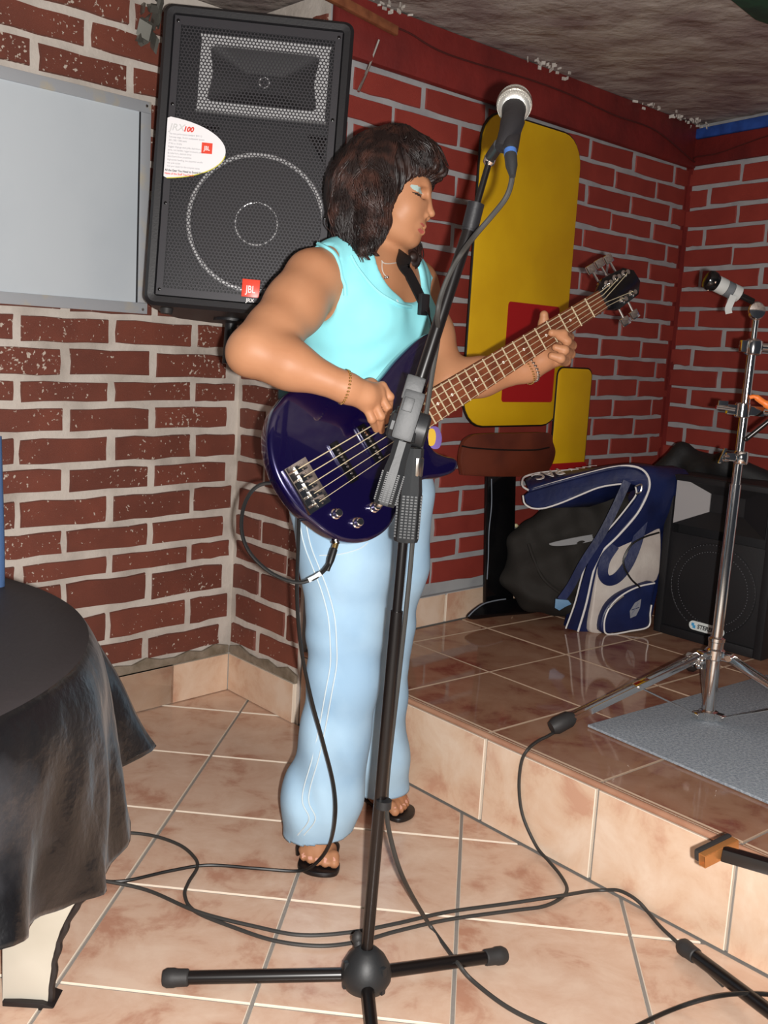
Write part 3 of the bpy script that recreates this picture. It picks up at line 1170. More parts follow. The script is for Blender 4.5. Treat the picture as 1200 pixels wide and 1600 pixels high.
# scooped neckline and neck hole
sc = chest + tfw * 0.14 + Z * 0.122
bl_.ell(sc, (0.088, 0.13, 0.085), AXT, 0.006, '-')
bl_.ell(chest + tfw * 0.04 + Z * 0.20, (0.090, 0.10, 0.125), AXT, 0.006, '-')
bl_.cone(neckb - Z * 0.01, 0.066, neckb + Z * 0.15, 0.085, 0.006, '-')
bl_.half(pelv + Z * 0.015, -Z)
wz = waist[2]


def folds(x, y, z):
    env = np.exp(-((z - wz - 0.02) / 0.09) ** 2)
    t = z * 95 + 9 * (x * tfw[0] + y * tfw[1]) + 4 * np.sin(22 * (x * trt[0] + y * trt[1]))
    up_ = np.exp(-((z - wz - 0.30) / 0.12) ** 2)
    return (0.0028 * env * np.sin(t) + 0.0009 * np.sin(60 * x + 31 * z) * np.sin(47 * y) + 0.0010 * up_ * np.sin(150 * (x * trt[0] + y * trt[1]) + 20 * z)).astype(np.float32)


v, f = bl_.mesh(h=0.0042, disp=folds)
v = relax(v, f, 1, 0.5)
blouse = raw_obj('blouse', v, f, 'blouse', person)
# white camisole edge showing at the armhole and at the neckline
b = B()
am = [W(489, 494, 2.0), W(512, 483, 2.0), W(541, 462, 2.0)]


def onto(Fd, p, off=0.0, it=6):
    """slide a point along the view ray onto a field's surface"""
    d = unit(p - CAM)
    q = CAM + d * (np.linalg.norm(p - CAM) - 0.5)
    for _ in range(60):
        s_ = float(Fd.at(q[None])[0])
        q = q + d * max(s_ - off, -0.01) * 0.8
        if abs(s_ - off) < 3e-4:
            break
    return q


b.tube(spline([onto(tor, p, 0.004) for p in am], 6), 0.0042, 6)
obj('camisole_edge', b, 'white_trim', person)
b = B()
b.tube(spline([onto(tor, W(u, v_, 2.1), 0.004) for u, v_ in ((618, 470), (628, 477), (642, 480), (655, 480))], 6), 0.004, 6)
obj('camisole_edge', b, 'white_trim', person)
# gathered hem ribs along armhole and neckline
b = B()
hole = [(497, 381), (508, 386), (522, 396), (530, 412), (534, 432), (539, 446), (540, 462)]
b.tube(spline([onto(tor, W(u, v_, 2.0), 0.009) for u, v_ in hole], 6), 0.0045, 6)
neckl = [(548, 400), (556, 415), (566, 429), (580, 446), (594, 459), (610, 469), (626, 477), (642, 480)]
b.tube(spline([onto(tor, W(u, v_, 2.05), 0.008) for u, v_ in neckl], 6), 0.004, 6)
obj('binding', b, 'blouse', blouse)

# ------------------------------------------------------------------ jeans
je = Field()
hemR = W(493, 1312, 2.145)
hemL = W(592, 1232, 2.41)
je.ell(pelv - Z * 0.02, (0.176, 0.135, 0.13), AXT, 0.05)
je.chain([hipR, W(541, 880, 2.135), W(540, 975, 2.125), W(537, 1060, 2.12), W(524, 1150, 2.125), W(502, 1250, 2.135), hemR],
         [0.113, 0.094, 0.078, 0.073, 0.074, 0.083, 0.073], 0.03)
je.chain([hipL, W(606, 880, 2.29), W(598, 985, 2.33), W(592, 1090, 2.36), W(590, 1180, 2.39), hemL],
         [0.113, 0.088, 0.068, 0.064, 0.070, 0.074], 0.03)
je.half(pelv + Z * 0.045, Z)


def denim_folds(x, y, z):
    k1 = np.exp(-((z - 0.52) / 0.07) ** 2); k2 = np.exp(-((z - 0.20) / 0.12) ** 2); k3 = np.exp(-((z - 0.82) / 0.10) ** 2)
    s_ = 0.0020 * k1 * np.sin(z * 75 + 40 * x + 20 * y) + 0.0045 * k2 * np.sin(x * 75 + z * 24 + 1.0) + 0.0018 * k3 * np.sin(z * 60 - 45 * x)
    return (s_ + 0.0012 * np.sin(41 * x + 17 * z) * np.sin(37 * z)).astype(np.float32)


# open the hems: cut with the hem planes and hollow them a little
v, f = je.mesh(h=0.005, disp=denim_folds)
v = relax(v, f, 1, 0.5)
cz = v[f].mean(1)
nearR = (np.hypot(cz[:, 0] - hemR[0], cz[:, 1] - hemR[1]) < 0.14) & (cz[:, 1] < 2.28)
hz = np.where(nearR, hemR[2] + 0.026 + 0.012 * (cz[:, 0] - hemR[0]) / 0.07, hemL[2] + 0.004)
f = f[cz[:, 2] > hz]
used = np.unique(f); mp = np.full(len(v), -1); mp[used] = np.arange(len(used))
jeans = raw_obj('jeans', v[used], mp[f], 'denim', person)
jeans.modifiers.new('thickness', 'SOLIDIFY').thickness = 0.004
# side seam: a flat felled ridge with two stitch lines
seam_px = [(470, 800), (480, 850), (495, 890), (508, 925), (518, 965), (521, 1005), (521, 1040), (514, 1080), (503, 1140), (493, 1185), (480, 1230), (478, 1255), (488, 1280), (470, 1305)]
b = B()
for du in (-5, 5):
    b.tube(spline([onto(je, W(u + du, v_, 2.05), 0.0025) for u, v_ in seam_px], 6), 0.0016, 5)
obj('seam', b, 'stitch', jeans)
# pocket stitching
b = B()
b.tube(spline([onto(je, W(u, v_, 2.05), 0.001) for u, v_ in ((499, 868), (530, 866), (560, 858), (575, 848))], 6), 0.0012, 5)
obj('seam', b, 'stitch', jeans)


# ------------------------------------------------------------------ sandals
def sandal(ft, side, flip):
    d, heel, ball_, toes = ft
    out = []
    for t, w in ((-0.032, 0.020), (-0.02, 0.030), (0.05, 0.032), (0.105, 0.040), (0.145, 0.046)):
        out.append((t, w))
    L = np.linalg.norm(ball_ - heel)
    lt = [heel + d * t * L / 0.105 - side * w for t, w in out] + [ball_ + d * 0.045 - side * 0.040, ball_ + d * 0.066 - side * 0.018, ball_ + d * 0.074 + side * 0.012, ball_ + d * 0.066 + side * 0.036]
    rt_ = [heel + d * t * L / 0.105 + side * w for t, w in out]
    poly = smooth_closed(lt + rt_[::-1], 3)
    par_b = B(); par_b.prism([p + Z * 0.012 for p in poly], (0, 0, -0.011), 0.003)
    s_ = obj('sandal', par_b, 'sandal', person)
    b = B()
    mid_ = ball_ + Z * 0.060 + d * 0.004
    for sg in (1, -1):
        p0 = ball_ + side * 0.043 * sg - d * 0.010 + Z * 0.012
        p1 = ball_ + side * 0.041 * sg + d * 0.000 + Z * 0.042
        b.tube(spline([p0, p1, mid_ + side * 0.006 * sg, ball_ + side * 0.021 + d * 0.010 + Z * 0.050, ball_ + side * 0.021 + d * 0.024 + Z * 0.012], 6), 0.0042, 6)
    obj('strap', b, 'sandal', s_)
    return s_


sandal(footR, A_([-dR_[1], dR_[0], 0]), 1)
sandal(footL, -A_([-dL_[1], dL_[0], 0]), -1)

# ------------------------------------------------------------------ hair: a mass plus locks drawn over it
hr = Field()
hr.ell(H(600, 281), (px(80), 0.083, px(78)), AXH, 0.02)
hr.ell(H(574, 305), (px(62), 0.078, px(72)), AXH, 0.03)
hr.cone(H(562, 290, 0), px(45), H(562, 348, 0.0), px(38), 0.03)
for sg in (1, -1):
    hr.chain([H(590, 270, 0.052 * sg), H(590, 320, 0.068 * sg), H(588, 366, 0.068 if sg > 0 else -0.066), H(586, 404, 0.092 if sg > 0 else -0.055)], [px(34), px(31), px(26), px(13)], 0.02)
    hr.chain([H(562, 300, 0.050 * sg), H(556, 348, 0.058 * sg), H(562, 384, 0.072 if sg > 0 else -0.05)], [px(34), px(28), px(13)], 0.02)
    hr.chain([H(622, 232, 0.025 * sg), H(658, 250, 0.036 * sg), H(680, 272, 0.034 * sg)], [px(26), px(19), px(9)], 0.02)
hr.chain([H(612, 300, -0.072), H(628, 360, -0.066), H(636, 398, -0.050), H(628, 412, -0.045)], [px(22), px(18), px(13), px(7)], 0.02)
hr.chain([H(632, 232, 0), H(668, 250, 0), H(690, 272, 0)], [px(26), px(18), px(9)], 0.02)
# clear the face
hr.ell(H(668, 338, 0.03), (px(44), 0.085, px(54)), [ta, hl, tb], 0.008, '-')
hr.ell(H(640, 355, 0.05), (px(20), 0.05, px(40)), [ta, hl, tb], 0.008, '-')
v, f = hr.mesh(h=0.0030)
v = relax(v, f, 2, 0.5)
qh = v - H(590, 300)
phi = np.arctan2(qh @ hl, qh @ ha); hz_ = qh @ hb
gn = hr.grad(v)
v = v + gn * (0.0020 * np.sin(phi * 46 + 3.0 * np.sin(hz_ * 40 + 2 * phi)) + 0.0016 * np.sin(phi * 83 + 2 * np.sin(hz_ * 63)) - 0.001)[:, None]
# comb grooves
hair = raw_obj('hair', v, f, 'hair', person)
g = np.random.default_rng(21)
sv, sf = [], []


def lock(path, r0, n=3):
    b = B()
    rad = [r0 * min(1, 0.55 + 2 * t) * (1 - 0.72 * max(0, t - 0.35) / 0.65) for t in np.linspace(0, 1, len(path))]
    b.tube(path, rad, n, cap=False)
    o = len(sv)
    sv.extend(b.v); sf.extend([tuple(i + o for i in q) for q in b.f])


def drape(Fd, pts, off):
    """push a path out of / onto the hair surface"""
    P = np.asarray(pts)
    for _ in range(3):
        d = Fd.at(P)
        gr = Fd.grad(P)
        mv = np.clip(off - d, -0.03, 0.03)
        P = P + gr * mv[:, None]
    return P


part = lambda t: H(560 + 75 * t, 222 - 18 * math.sin(math.pi * t), 0.0)     # crown line
paths, rads = [], []
for i in range(1500):
    kind = g.random()
    sg = 1 if g.random() < 0.80 else -1
    t = g.random()
    root = H(556 + 82 * t + g.normal(0, 4), 216 - 14 * math.sin(math.pi * t) + g.normal(0, 4), sg * abs(g.normal(0, 0.012)))
    if kind < 0.22:                                   # bangs, combed forward
        u1 = 640 + 58 * g.random(); l1 = sg * g.uniform(0.0, 0.050)
        root = H(596 + 34 * g.random(), 208 + g.normal(0, 3), sg * g.uniform(0, 0.02))
        mid1 = H(0.55 * u1 + 0.45 * 606, 232 + 8 * g.random(), l1 * 0.9)
        end = H(u1, 272 + (690 - u1) * 0.45 * g.uniform(0.6, 1.1) + g.uniform(-5, 4), l1 * 1.1)
        pts = spline([root, mid1, 0.4 * mid1 + 0.6 * end + ha * 0.008 + hb * 0.006, end], 4)
    else:
        u1 = 541 + 80 * g.random() ** 0.85
        low = 376 + 52 * math.sin(math.pi * min(1, max(0, (u1 - 515) / 105))) * g.uniform(0.45, 1.0)
        wv = g.normal(0, 6)
        mid1 = H(0.45 * (556 + 82 * t) + 0.55 * u1 - 4, 262 + g.normal(0, 5), sg * 0.07)
        mid2 = H(u1 + wv - 6, 322 + g.normal(0, 6), sg * 0.075)
        end = H(u1 - wv * 0.7 + g.normal(0, 5), low, g.uniform(0.075, 0.11) if sg > 0 else -0.05)
        pts = spline([root, mid1, mid2, 0.35 * mid2 + 0.65 * end + ha * px(wv * 0.4), end], 4)
    paths.append(pts); rads.append(g.uniform(0.0011, 0.0027))
lens = [len(p) for p in paths]
allp = drape(hr, np.concatenate([np.asarray(p) for p in paths]), 0.0015)
k0 = 0
for n_, r0 in zip(lens, rads):
    fl = np.linspace(0, 1, n_)[:, None] ** 1.5
    lock(allp[k0:k0 + n_] + g.normal(0, 0.0006, 3) + fl * (hl * g.uniform(-0.001, 0.009) + ha * g.normal(0, 0.004)), r0)
    k0 += n_
# loose curls at the ends
for u, v_, du, dv, l in ((576, 398, -6, 30, 0.095), (588, 400, -12, 26, 0.095), (566, 402, 10, 22, 0.09), (600, 392, -16, 30, 0.09), (612, 380, -20, 34, 0.075), (552, 388, 14, 22, 0.075), (636, 395, 8, 14, -0.045), (644, 398, -8, 12, -0.045), (536, 372, 4, 26, 0.055), (546, 384, -2, 26, 0.065), (530, 356, 2, 26, 0.04), (574, 404, -4, 26, 0.095), (586, 400, -14, 26, 0.098), (566, 398, 6, 24, 0.09)):
    for j in range(26):
        q = g.normal(0, 4.5, 2)
        p0 = H(u + q[0], v_ - 26 + q[1], l)
        p1 = H(u + du * 0.2 + q[0] * 1.4, v_ - 4 + q[1], l)
        p2 = H(u + du + q[0] * 0.6, v_ + dv * 0.6, l)
        p3 = H(u + du * 0.3 + q[0] * 0.4 - 6, v_ + dv, l)
        lock(spline([p0, p1, p2, p3], 5), 0.0018)
M['lock'] = new_mat('lock', '#1a0f0d', 0.42, spec=0.5, var=('#4a2d24', 26, 0.45, 0.72))
o = raw_obj('lock', sv, [f_ for f_ in sf if len(f_) == 4], 'lock', hair)
o['kind'] = 'stuff'

# ------------------------------------------------------------------ jewellery
b = B()
ch = [(596, 407), (600, 411), (608, 412), (622, 410), (634, 407)]
b.tube(spline([onto(body, W(u, v_, 2.1), 0.002) for u, v_ in ch], 6), 0.0011, 5)
b.tube(spline([onto(body, W(u, v_, 2.1), 0.002) for u, v_ in ((597, 408), (597, 420), (600, 428), (605, 433))], 5), 0.0011, 5)
M['silver'] = new_mat('silver', '#d8d4cc', 0.35, metal=0.35)
nk = obj('necklace', b, 'silver', person)
b = B(); b.ball(onto(body, W(605, 433, 2.1), 0.004), 0.0035, 10); b.ball(onto(body, W(602, 434, 2.1), 0.004), 0.0028, 10)
obj('pendant', b, 'chrome', nk)


def bracelet(c, axis, r, name, mat, thick, links):
    a = unit(np.cross(axis, Z)); b2 = np.cross(unit(axis), a)
    b = B()
    for k in range(links):
        th = 2 * math.pi * k / links
        b.ball(c + (a * math.cos(th) + b2 * math.sin(th)) * r, (thick, thick * 0.7, thick * 0.7), 8)
    obj(name, b, mat, person)


bracelet(wrR - aR * 0.004, aR + A_([0.25, 0, 0.1]), 0.0315, 'bracelet', 'gold', 0.0030, 30)
bracelet(wrL + aL * 0.004, aL, 0.0315, 'bracelet', 'steel', 0.0046, 26)
bracelet(wrL - aL * 0.008, aL, 0.0325, 'bracelet', 'gold', 0.0026, 32)


# ------------------------------------------------------------------ the bass itself
M['bass_blue'] = new_mat('bass_blue', '#10073a', 0.22, spec=0.6, coat=1.0, metal=0.5)
M['rosewood'] = new_mat('rosewood', '#6f3a22', 0.4, var=('#5a2c1a', 40, 0.4, 0.65))
M['maple'] = new_mat('maple', '#b98a55', 0.4)
M['string'] = new_mat('string', '#e4d6b4', 0.42, metal=0.55)
M['dot'] = new_mat('dot', '#e8e6df', 0.3)
bass = thing('bass_guitar', 'dark purple five-string bass guitar with rosewood neck held by the woman', 'bass guitar', S0)
out_px = [(451, 613), (438, 627), (427, 643), (420, 667), (418.5, 693), (424, 725), (437, 757), (461, 792), (488, 816), (512, 834), (539, 846),
          (568, 847), (592, 838), (611, 822), (626, 795), (642, 768), (662, 749), (690, 744.5), (711, 737), (718, 725), (713, 715), (697, 711), (680, 702), (672, 684),
          (668, 668), (664, 640), (668, 612), (678, 580), (687, 548), (684, 526), (674, 519), (660, 525), (640, 541), (618, 563), (592, 594), (566, 606), (540, 603), (508, 598), (478, 600)]
BODY_T = 0.042
poly = smooth_closed([BP(u, v, -0.012) for u, v in out_px], 4)
b = B(); b.prism(poly, -bn * BODY_T, 0.011, 4)
bb_ = obj('body', b, 'bass_blue', bass, angle=60)
# neck, fretboard, frets
NJ = 0.277                                      # where the fretboard starts, from the bridge
hw = lambda p: 0.0325 - (0.0325 - 0.0225) * (p - NJ) / (0.864 - NJ)
fb = [BL(NJ, -hw(NJ), -0.003), BL(0.864, -0.0228, -0.003), BL(0.864, 0.0228, -0.003), BL(NJ, hw(NJ), -0.003)]
b = B(); b.prism(fb, -bn * 0.007, 0.001)
fbo = obj('fretboard', b, 'rosewood', bass)
b = B()
vs_, fs = [], []
for i in range(9):
    p = NJ + 0.02 + (0.875 - NJ - 0.02) * i / 8
    w = hw(min(p, 0.864)); t = 0.016 - 0.002 * (1 - i / 8)
    for k in range(9):
        th = math.pi * k / 8
        vs_.append(BL(p, -w * math.cos(th), -0.0095 - t * math.sin(th)))
for i in range(8):
    for k in range(8):
        fs.append((i * 9 + k, i * 9 + k + 1, i * 9 + 10 + k, i * 9 + 9 + k))
    fs.append((i * 9 + 8, i * 9, i * 9 + 9, i * 9 + 17))
fs += [tuple(range(9)), tuple(range(72, 81))]
b.add(vs_, fs)
obj('neck', b, 'maple', bass)
SCL = 0.864
for k in range(1, 25):
    p = SCL * 2 ** (-k / 12) if k else SCL
    p = SCL - (SCL - SCL * 2 ** (-k / 12))
    if p < NJ + 0.004:
        continue
    w = hw(p)
    b = B(); b.tube([BL(p, -w, -0.0026), BL(p, w, -0.0026)], 0.0016, 6)
    obj('fret', b, 'string', fbo)
for k in (3, 5, 7, 9, 12, 15, 17, 19, 21):
    p = (SCL * 2 ** (-k / 12) + SCL * 2 ** (-(k - 1) / 12)) / 2
    if p > NJ + 0.01:
        b = B(); b.lathe(BL(p, 0.000, -0.0032), bn, [(0.003, 0), (0.003, 0.0006)], 12)
        obj('inlay', b, 'dot', fbo)
b = B(); b.box(BL(0.866, 0, -0.002), (0.005, 0.046, 0.008), [bd, bc, bn], 0.001)
obj('nut', b, 'black_plastic', bass)
# headstock
hp = [(0.870, -0.0228), (0.885, -0.030), (0.905, -0.040), (0.985, -0.036), (1.015, -0.018), (1.018, 0.012), (0.990, 0.036), (0.905, 0.040), (0.885, 0.030), (0.870, 0.0228)]
b = B(); b.prism([BL(p, q, -0.010 - (p - 0.868) * 0.10) for p, q in hp], -bn * 0.014, 0.002)
hd = obj('headstock', b, 'black_gloss', bass)
posts = [(0.905, -0.024, -1), (0.940, -0.025, -1), (0.975, -0.023, -1), (0.925, 0.026, 1), (0.965, 0.025, 1)]
for p, q, sg in posts:
    z_ = -0.010 - (p - 0.868) * 0.10
    b = B(); b.lathe(BL(p, q, z_), bn, [(0.0085, 0), (0.0085, 0.002), (0.0045, 0.003), (0.0045, 0.012), (0.0055, 0.013), (0.0055, 0.016)], 14)
    t_ = obj('tuner', b, 'chrome', bass)
    b = B()
    q1, q2 = BL(p, q + sg * 0.014, z_ - 0.019), BL(p, q + sg * 0.040, z_ - 0.020)
    b.tube([q1, q2], 0.003, 8)
    b.lathe(BL(p, q, z_ - 0.015), -bn, [(0.011, 0), (0.011, 0.008), (0.006, 0.011)], 14)
    b.box(BL(p, q + sg * 0.047, z_ - 0.020), (0.026, 0.020, 0.0065), [bd, bc, bn], 0.0028)
    obj('tuning_key', b, 'chrome', t_)
# strings
for i in range(5):
    q = -0.036 + 0.018 * i
    qn = -0.018 + 0.009 * i
    pp, pq, _s = posts[[0, 1, 2, 4, 3][i]]
    b = B()
    b.tube([BL(-0.018, q, -0.004), BL(0.0, q, 0.0), BL(0.866, qn, 0.0018), BL(pp, pq * 0.86, 0.000 - (pp - 0.868) * 0.10)], [0.00115 - 0.00013 * i] * 4, 6)
    obj('string', b, 'string', bass)
# bridge
b = B()
b.box(BL(-0.008, 0, -0.0105), (0.056, 0.096, 0.003), [bd, bc, bn], 0.0008)
b.box(BL(-0.034, 0, -0.006), (0.004, 0.096, 0.012), [bd, bc, bn], 0.0008)
br = obj('bridge', b, 'chrome', bass)
for i in range(5):
    q = -0.036 + 0.018 * i
    b = B()
    b.box(BL(-0.002, q, -0.0055), (0.022, 0.0155, 0.009), [bd, bc, bn], 0.001)
    b.tube([BL(-0.012, q, -0.005), BL(-0.030, q, -0.005)], 0.0019, 8)
    b.ball(BL(-0.002, q - 0.005, 0.0), 0.0018, 8); b.ball(BL(-0.002, q + 0.005, 0.0), 0.0018, 8)
    obj('saddle', b, 'chrome', br)
# pickups
for (u0, v0, u1, v1) in ((517, 693, 555, 752), (561, 665, 594, 722)):
    a, c = BP(u0, v0, -0.010), BP(u1, v1, -0.010)
    mid_, L = (a + c) / 2, np.linalg.norm(c - a)
    b = B(); b.box(mid_ + bn * 0.002, (0.019, L, 0.012), [bd, bc, bn], 0.003)
    pk = obj('pickup', b, 'black_gloss', bass)
    for i in range(5):
        q = (-0.5 + (i + 0.5) / 5) * L * 0.86
        for dq in (-0.004, 0.004):
            b = B(); b.lathe(mid_ + bc * (q + dq) + bn * 0.0075, bn, [(0.0024, 0), (0.0024, 0.0014)], 10)
            obj('pole_piece', b, 'chrome', pk)
for u, v in ((524, 803), (557, 817), (584, 793), (598, 772)):
    b = B(); b.lathe(BP(u, v, -0.012), bn, [(0.0105, 0), (0.0105, 0.003), (0.0085, 0.005), (0.0078, 0.016), (0.0062, 0.0175)], 18)
    obj('knob', b, 'chrome', bass)
b = B(); b.lathe(BP(525, 846, -0.030), bc - bd * 0.25, [(0.009, -0.004), (0.009, 0.002), (0.006, 0.003), (0.006, 0.006)], 14)
obj('jack_socket', b, 'chrome', bass)
# small yellow and purple sticker behind the lower horn, plain shapes
M['sticker_yellow'] = new_mat('sticker_yellow', '#c9a437', 0.5)
M['sticker_purple'] = new_mat('sticker_purple', '#6e5a9a', 0.5)
b = B(); b.prism(smooth_closed([BP(u, v, -0.0115) for u, v in ((672, 668), (684, 668), (690, 684), (686, 700), (674, 700), (668, 684))], 3), bn * 0.0012, 0.0003)
st = obj('sticker', b, 'sticker_purple', bass); st['label'] = 'purple and yellow sticker'
b = B(); b.prism(smooth_closed([BP(u, v, -0.0100) for u, v in ((670, 672), (678, 671), (681, 682), (678, 695), (670, 695))], 3), bn * 0.0006)
obj('sticker_shape', b, 'sticker_yellow', st)
# strap: from the upper horn over her left shoulder, round the back, to the end of the body
M['strap'] = new_mat('strap', '#0f0f11', 0.55, bump=(300, 0.3, 0.0008))
b = B()
sp = [BP(676, 522, -0.02)] + [onto(tor, W(u, v_, 2.05), 0.018) for u, v_ in ((668, 490), (656, 462), (640, 430), (630, 414))]
top_ = W(624, 398, 2.24)
back_ = [top_, upper - tfw * 0.105 + trt * -0.04 + Z * -0.04, chest - tfw * 0.125 - Z * 0.02, waist - tfw * 0.125 + trt * 0.07 + Z * 0.05, W(474, 520, 2.25), W(459, 560, 2.20), W(447, 606, 2.06), BP(440, 632, -0.060), BP(428, 672, -0.034)]
path = spline(sp + back_, 8)
ctr = (chest + upper) / 2
vs_, fs = [], []
for i, p in enumerate(path):
    t = unit(path[min(i + 1, len(path) - 1)] - path[max(i - 1, 0)])
    o_ = p - ctr; o_ = o_ - t * (o_ @ t); o_ = unit(o_)
    w_ = np.cross(t, o_) * 0.016
    for a, c in ((w_, 0.0015), (w_, -0.0015), (-w_, -0.0015), (-w_, 0.0015)):
        vs_.append(p + a + o_ * c)
n_ = len(path)
for i in range(n_ - 1):
    for k in range(4):
        fs.append((i * 4 + k, i * 4 + (k + 1) % 4, i * 4 + 4 + (k + 1) % 4, i * 4 + 4 + k))
fs += [(0, 1, 2, 3), (4 * n_ - 1, 4 * n_ - 2, 4 * n_ - 3, 4 * n_ - 4)]
b.add(vs_, fs)
sto = obj('strap', b, 'strap', bass)
b = B(); b.box(onto(bl_, W(662, 476, 2.05), 0.014), (0.030, 0.010, 0.044), [unit(np.cross(tfw, Z)), tfw, Z], 0.003)
obj('buckle', b, 'black_plastic', sto)
b = B(); b.lathe(BP(424, 690, -0.034), -bd, [(0.006, -0.004), (0.004, 0.004), (0.007, 0.008), (0.007, 0.011)], 12)
obj('strap_button', b, 'chrome', bass)


# ------------------------------------------------------------------ cables
def cable(name, pts, r, mat, label, group=None, n=10):
    b = B(); b.tube(spline(pts, n), r, 8)
    return tag(obj(name, b, mat), label, 'cable', group)


fz = lambda u, v, z=0.0058: FZ(u, v, z)
jk = BP(523, 856, -0.030)
jd = unit(BP(514, 882, -0.032) - BP(525, 847, -0.030))
inst = [BP(515, 880, -0.03), BP(505, 893, -0.03), BP(488, 905, -0.035), BP(462, 910, -0.05), BP(425, 896, -0.07), BP(392, 866, -0.08), BP(378, 832, -0.085), BP(380, 795, -0.085), BP(393, 768, -0.08),
        BP(412, 756, -0.07), BP(436, 758, -0.062), BP(456, 775, -0.058), BP(466, 800, -0.052), BP(466, 850, -0.05)]
y0 = inst[-1][1]
inst += [W(464, 930, y0 + 0.005), W(470, 1010, y0 + 0.01), W(486, 1090, y0 + 0.02), W(505, 1160, y0 + 0.03), W(521, 1225, y0 + 0.045), W(524, 1275, y0 + 0.03), W(514, 1322, 2.02), fz(490, 1352, 0.03), fz(464, 1361), fz(400, 1357), fz(325, 1352), fz(265, 1361), fz(190, 1377), fz(140, 1372), fz(60, 1352), fz(-60, 1340)]
ic = cable('instrument_cable', inst, 0.0036, 'cable_black', 'black cable looping from the bass down the jeans to the floor')
b = B(); b.lathe(jk + jd * -0.012, jd, [(0.0035, 0), (0.0052, 0.004), (0.0052, 0.014), (0.0066, 0.015), (0.0066, 0.036), (0.0045, 0.050), (0.0040, 0.058)], 14)
obj('jack_plug', b, 'cable_black', ic)
b = B(); b.lathe(jk + jd * -0.012, jd, [(0.0056, 0.003), (0.0056, 0.013)], 14)
obj('plug_collar', b, 'gold', ic)
b = B(); b.tube([BP(501, 896, -0.03), BP(492, 902, -0.034), BP(482, 907, -0.038)], 0.0046, 8)
obj('tape', b, 'white_trim', ic)

rf_ = nR * 0.0075
onR = lambda u, v: PL(u, v, K + rf_, nR)
c2 = [fz(-40, 1290), fz(100, 1298), fz(178, 1300), fz(235, 1305), fz(280, 1320), fz(304, 1340), fz(308, 1356), fz(294, 1380), fz(289, 1400), fz(305, 1424), fz(365, 1449), fz(430, 1470), fz(500, 1478), fz(562, 1471), fz(620, 1455),
      fz(700, 1437), fz(800, 1423), fz(850, 1416), fz(878, 1402), fz(886, 1388), fz(876, 1368), fz(858, 1346, 0.008), onR(838, 1322), onR(817, 1275), onR(811, 1230), onR(815, 1190), FZ(826, 1170, STZ + 0.006), FZ(842, 1157, STZ + 0.006), FZ(860, 1148, STZ + 0.006), FZ(905, 1120, STZ + 0.006)]
cable('stage_cable', c2, 0.0038, 'cable', 'dark grey cable climbing over the stage edge to the rubber foot')
c3 = [fz(-60, 1342, 0.0125), fz(60, 1358, 0.0125), fz(155, 1375, 0.0125), fz(230, 1391), fz(310, 1425, 0.009), fz(400, 1448), fz(470, 1461), fz(545, 1457), fz(620, 1443), fz(700, 1425), fz(800, 1411), fz(880, 1399, 0.0125), fz(922, 1392), fz(943, 1391), onR(965, 1391), onR(984, 1399), onR(1000, 1411), fz(1014, 1427), fz(1034, 1450), fz(1062, 1476, 0.004), fz(1130, 1540, 0.004)]
cable('floor_cable', c3, 0.0038, 'cable', 'dark grey cable running across the floor to the black capped leg')
c4 = [fz(880, 1700), fz(960, 1625), fz(1010, 1596), fz(1060, 1574), fz(1110, 1559, 0.03), fz(1155, 1553, 0.034), fz(1210, 1555, 0.034), fz(1290, 1570)]
cable('corner_cable', c4, 0.0040, 'cable_black', 'black cable curving over the tiles at the bottom right corner')


# ================================================================== MICROPHONE STAND
MB0 = FZ(570, 1555, 0.0)
my = MB0[1]
ms = thing('microphone_stand', 'black boom microphone stand with tripod base standing before the woman', 'microphone stand', MB0)
up_mid = W(572, 1497, my)
top_ = W(640, 730, my + 0.012)
axp = unit(top_ - up_mid)
dome_c = MB0 + Z * 0.0
b = B(); b.lathe(dome_c + Z * 0.022, Z, [(0.020, -0.012), (0.036, -0.004), (0.044, 0.012), (0.0445, 0.022), (0.041, 0.036), (0.032, 0.052), (0.020, 0.064), (0.013, 0.068)], 28)
for k in range(3):
    th = math.radians(200 + 120 * k)
    d_ = A_([math.cos(th), math.sin(th), 0])
    b.box(dome_c + d_ * 0.034 + Z * 0.045, (0.016, 0.010, 0.050), [d_, np.cross(Z, d_), Z], 0.003)
hub = obj('base_hub', b, 'grey_plastic', ms)
b = B(); b.ball(dome_c + A_([-0.018, 0.030, 0.088]), (0.011, 0.011, 0.014), 12); b.tube([dome_c + A_([-0.014, 0.02, 0.07]), dome_c + A_([-0.018, 0.030, 0.09])], 0.009, 10)
obj('clamp_knob', b, 'rubber', hub)
for u, v in ((272, 1528), (776, 1494), (586, 1660)):
    e = FZ(u, v, 0.016)
    d_ = unit(e - (dome_c + Z * 0.040))
    s_ = dome_c + Z * 0.040 + d_ * 0.022
    b = B(); b.tube([s_, e], 0.0115, 14)
    lg = obj('leg', b, 'black_tube', ms)
    b = B(); b.lathe(e - d_ * 0.026, d_, [(0.0125, 0), (0.0145, 0.002), (0.0150, 0.020), (0.0165, 0.026), (0.0165, 0.038), (0.013, 0.045)], 16)
    obj('rubber_foot', b, 'rubber', lg)
b = B(); b.tube([dome_c + Z * 0.07, up_mid, up_mid + axp * 0.62], 0.0105, 16)
obj('lower_tube', b, 'black_tube', ms)
b = B(); b.tube([up_mid + axp * 0.60, top_], 0.0080, 14)
obj('upper_tube', b, 'black_tube', ms)
b = B(); b.tube([W(599, 1262, my - 0.004), W(600, 1250, my - 0.004)], 0.0135, 14)
obj('tube_clip', b, 'grey_plastic', ms)


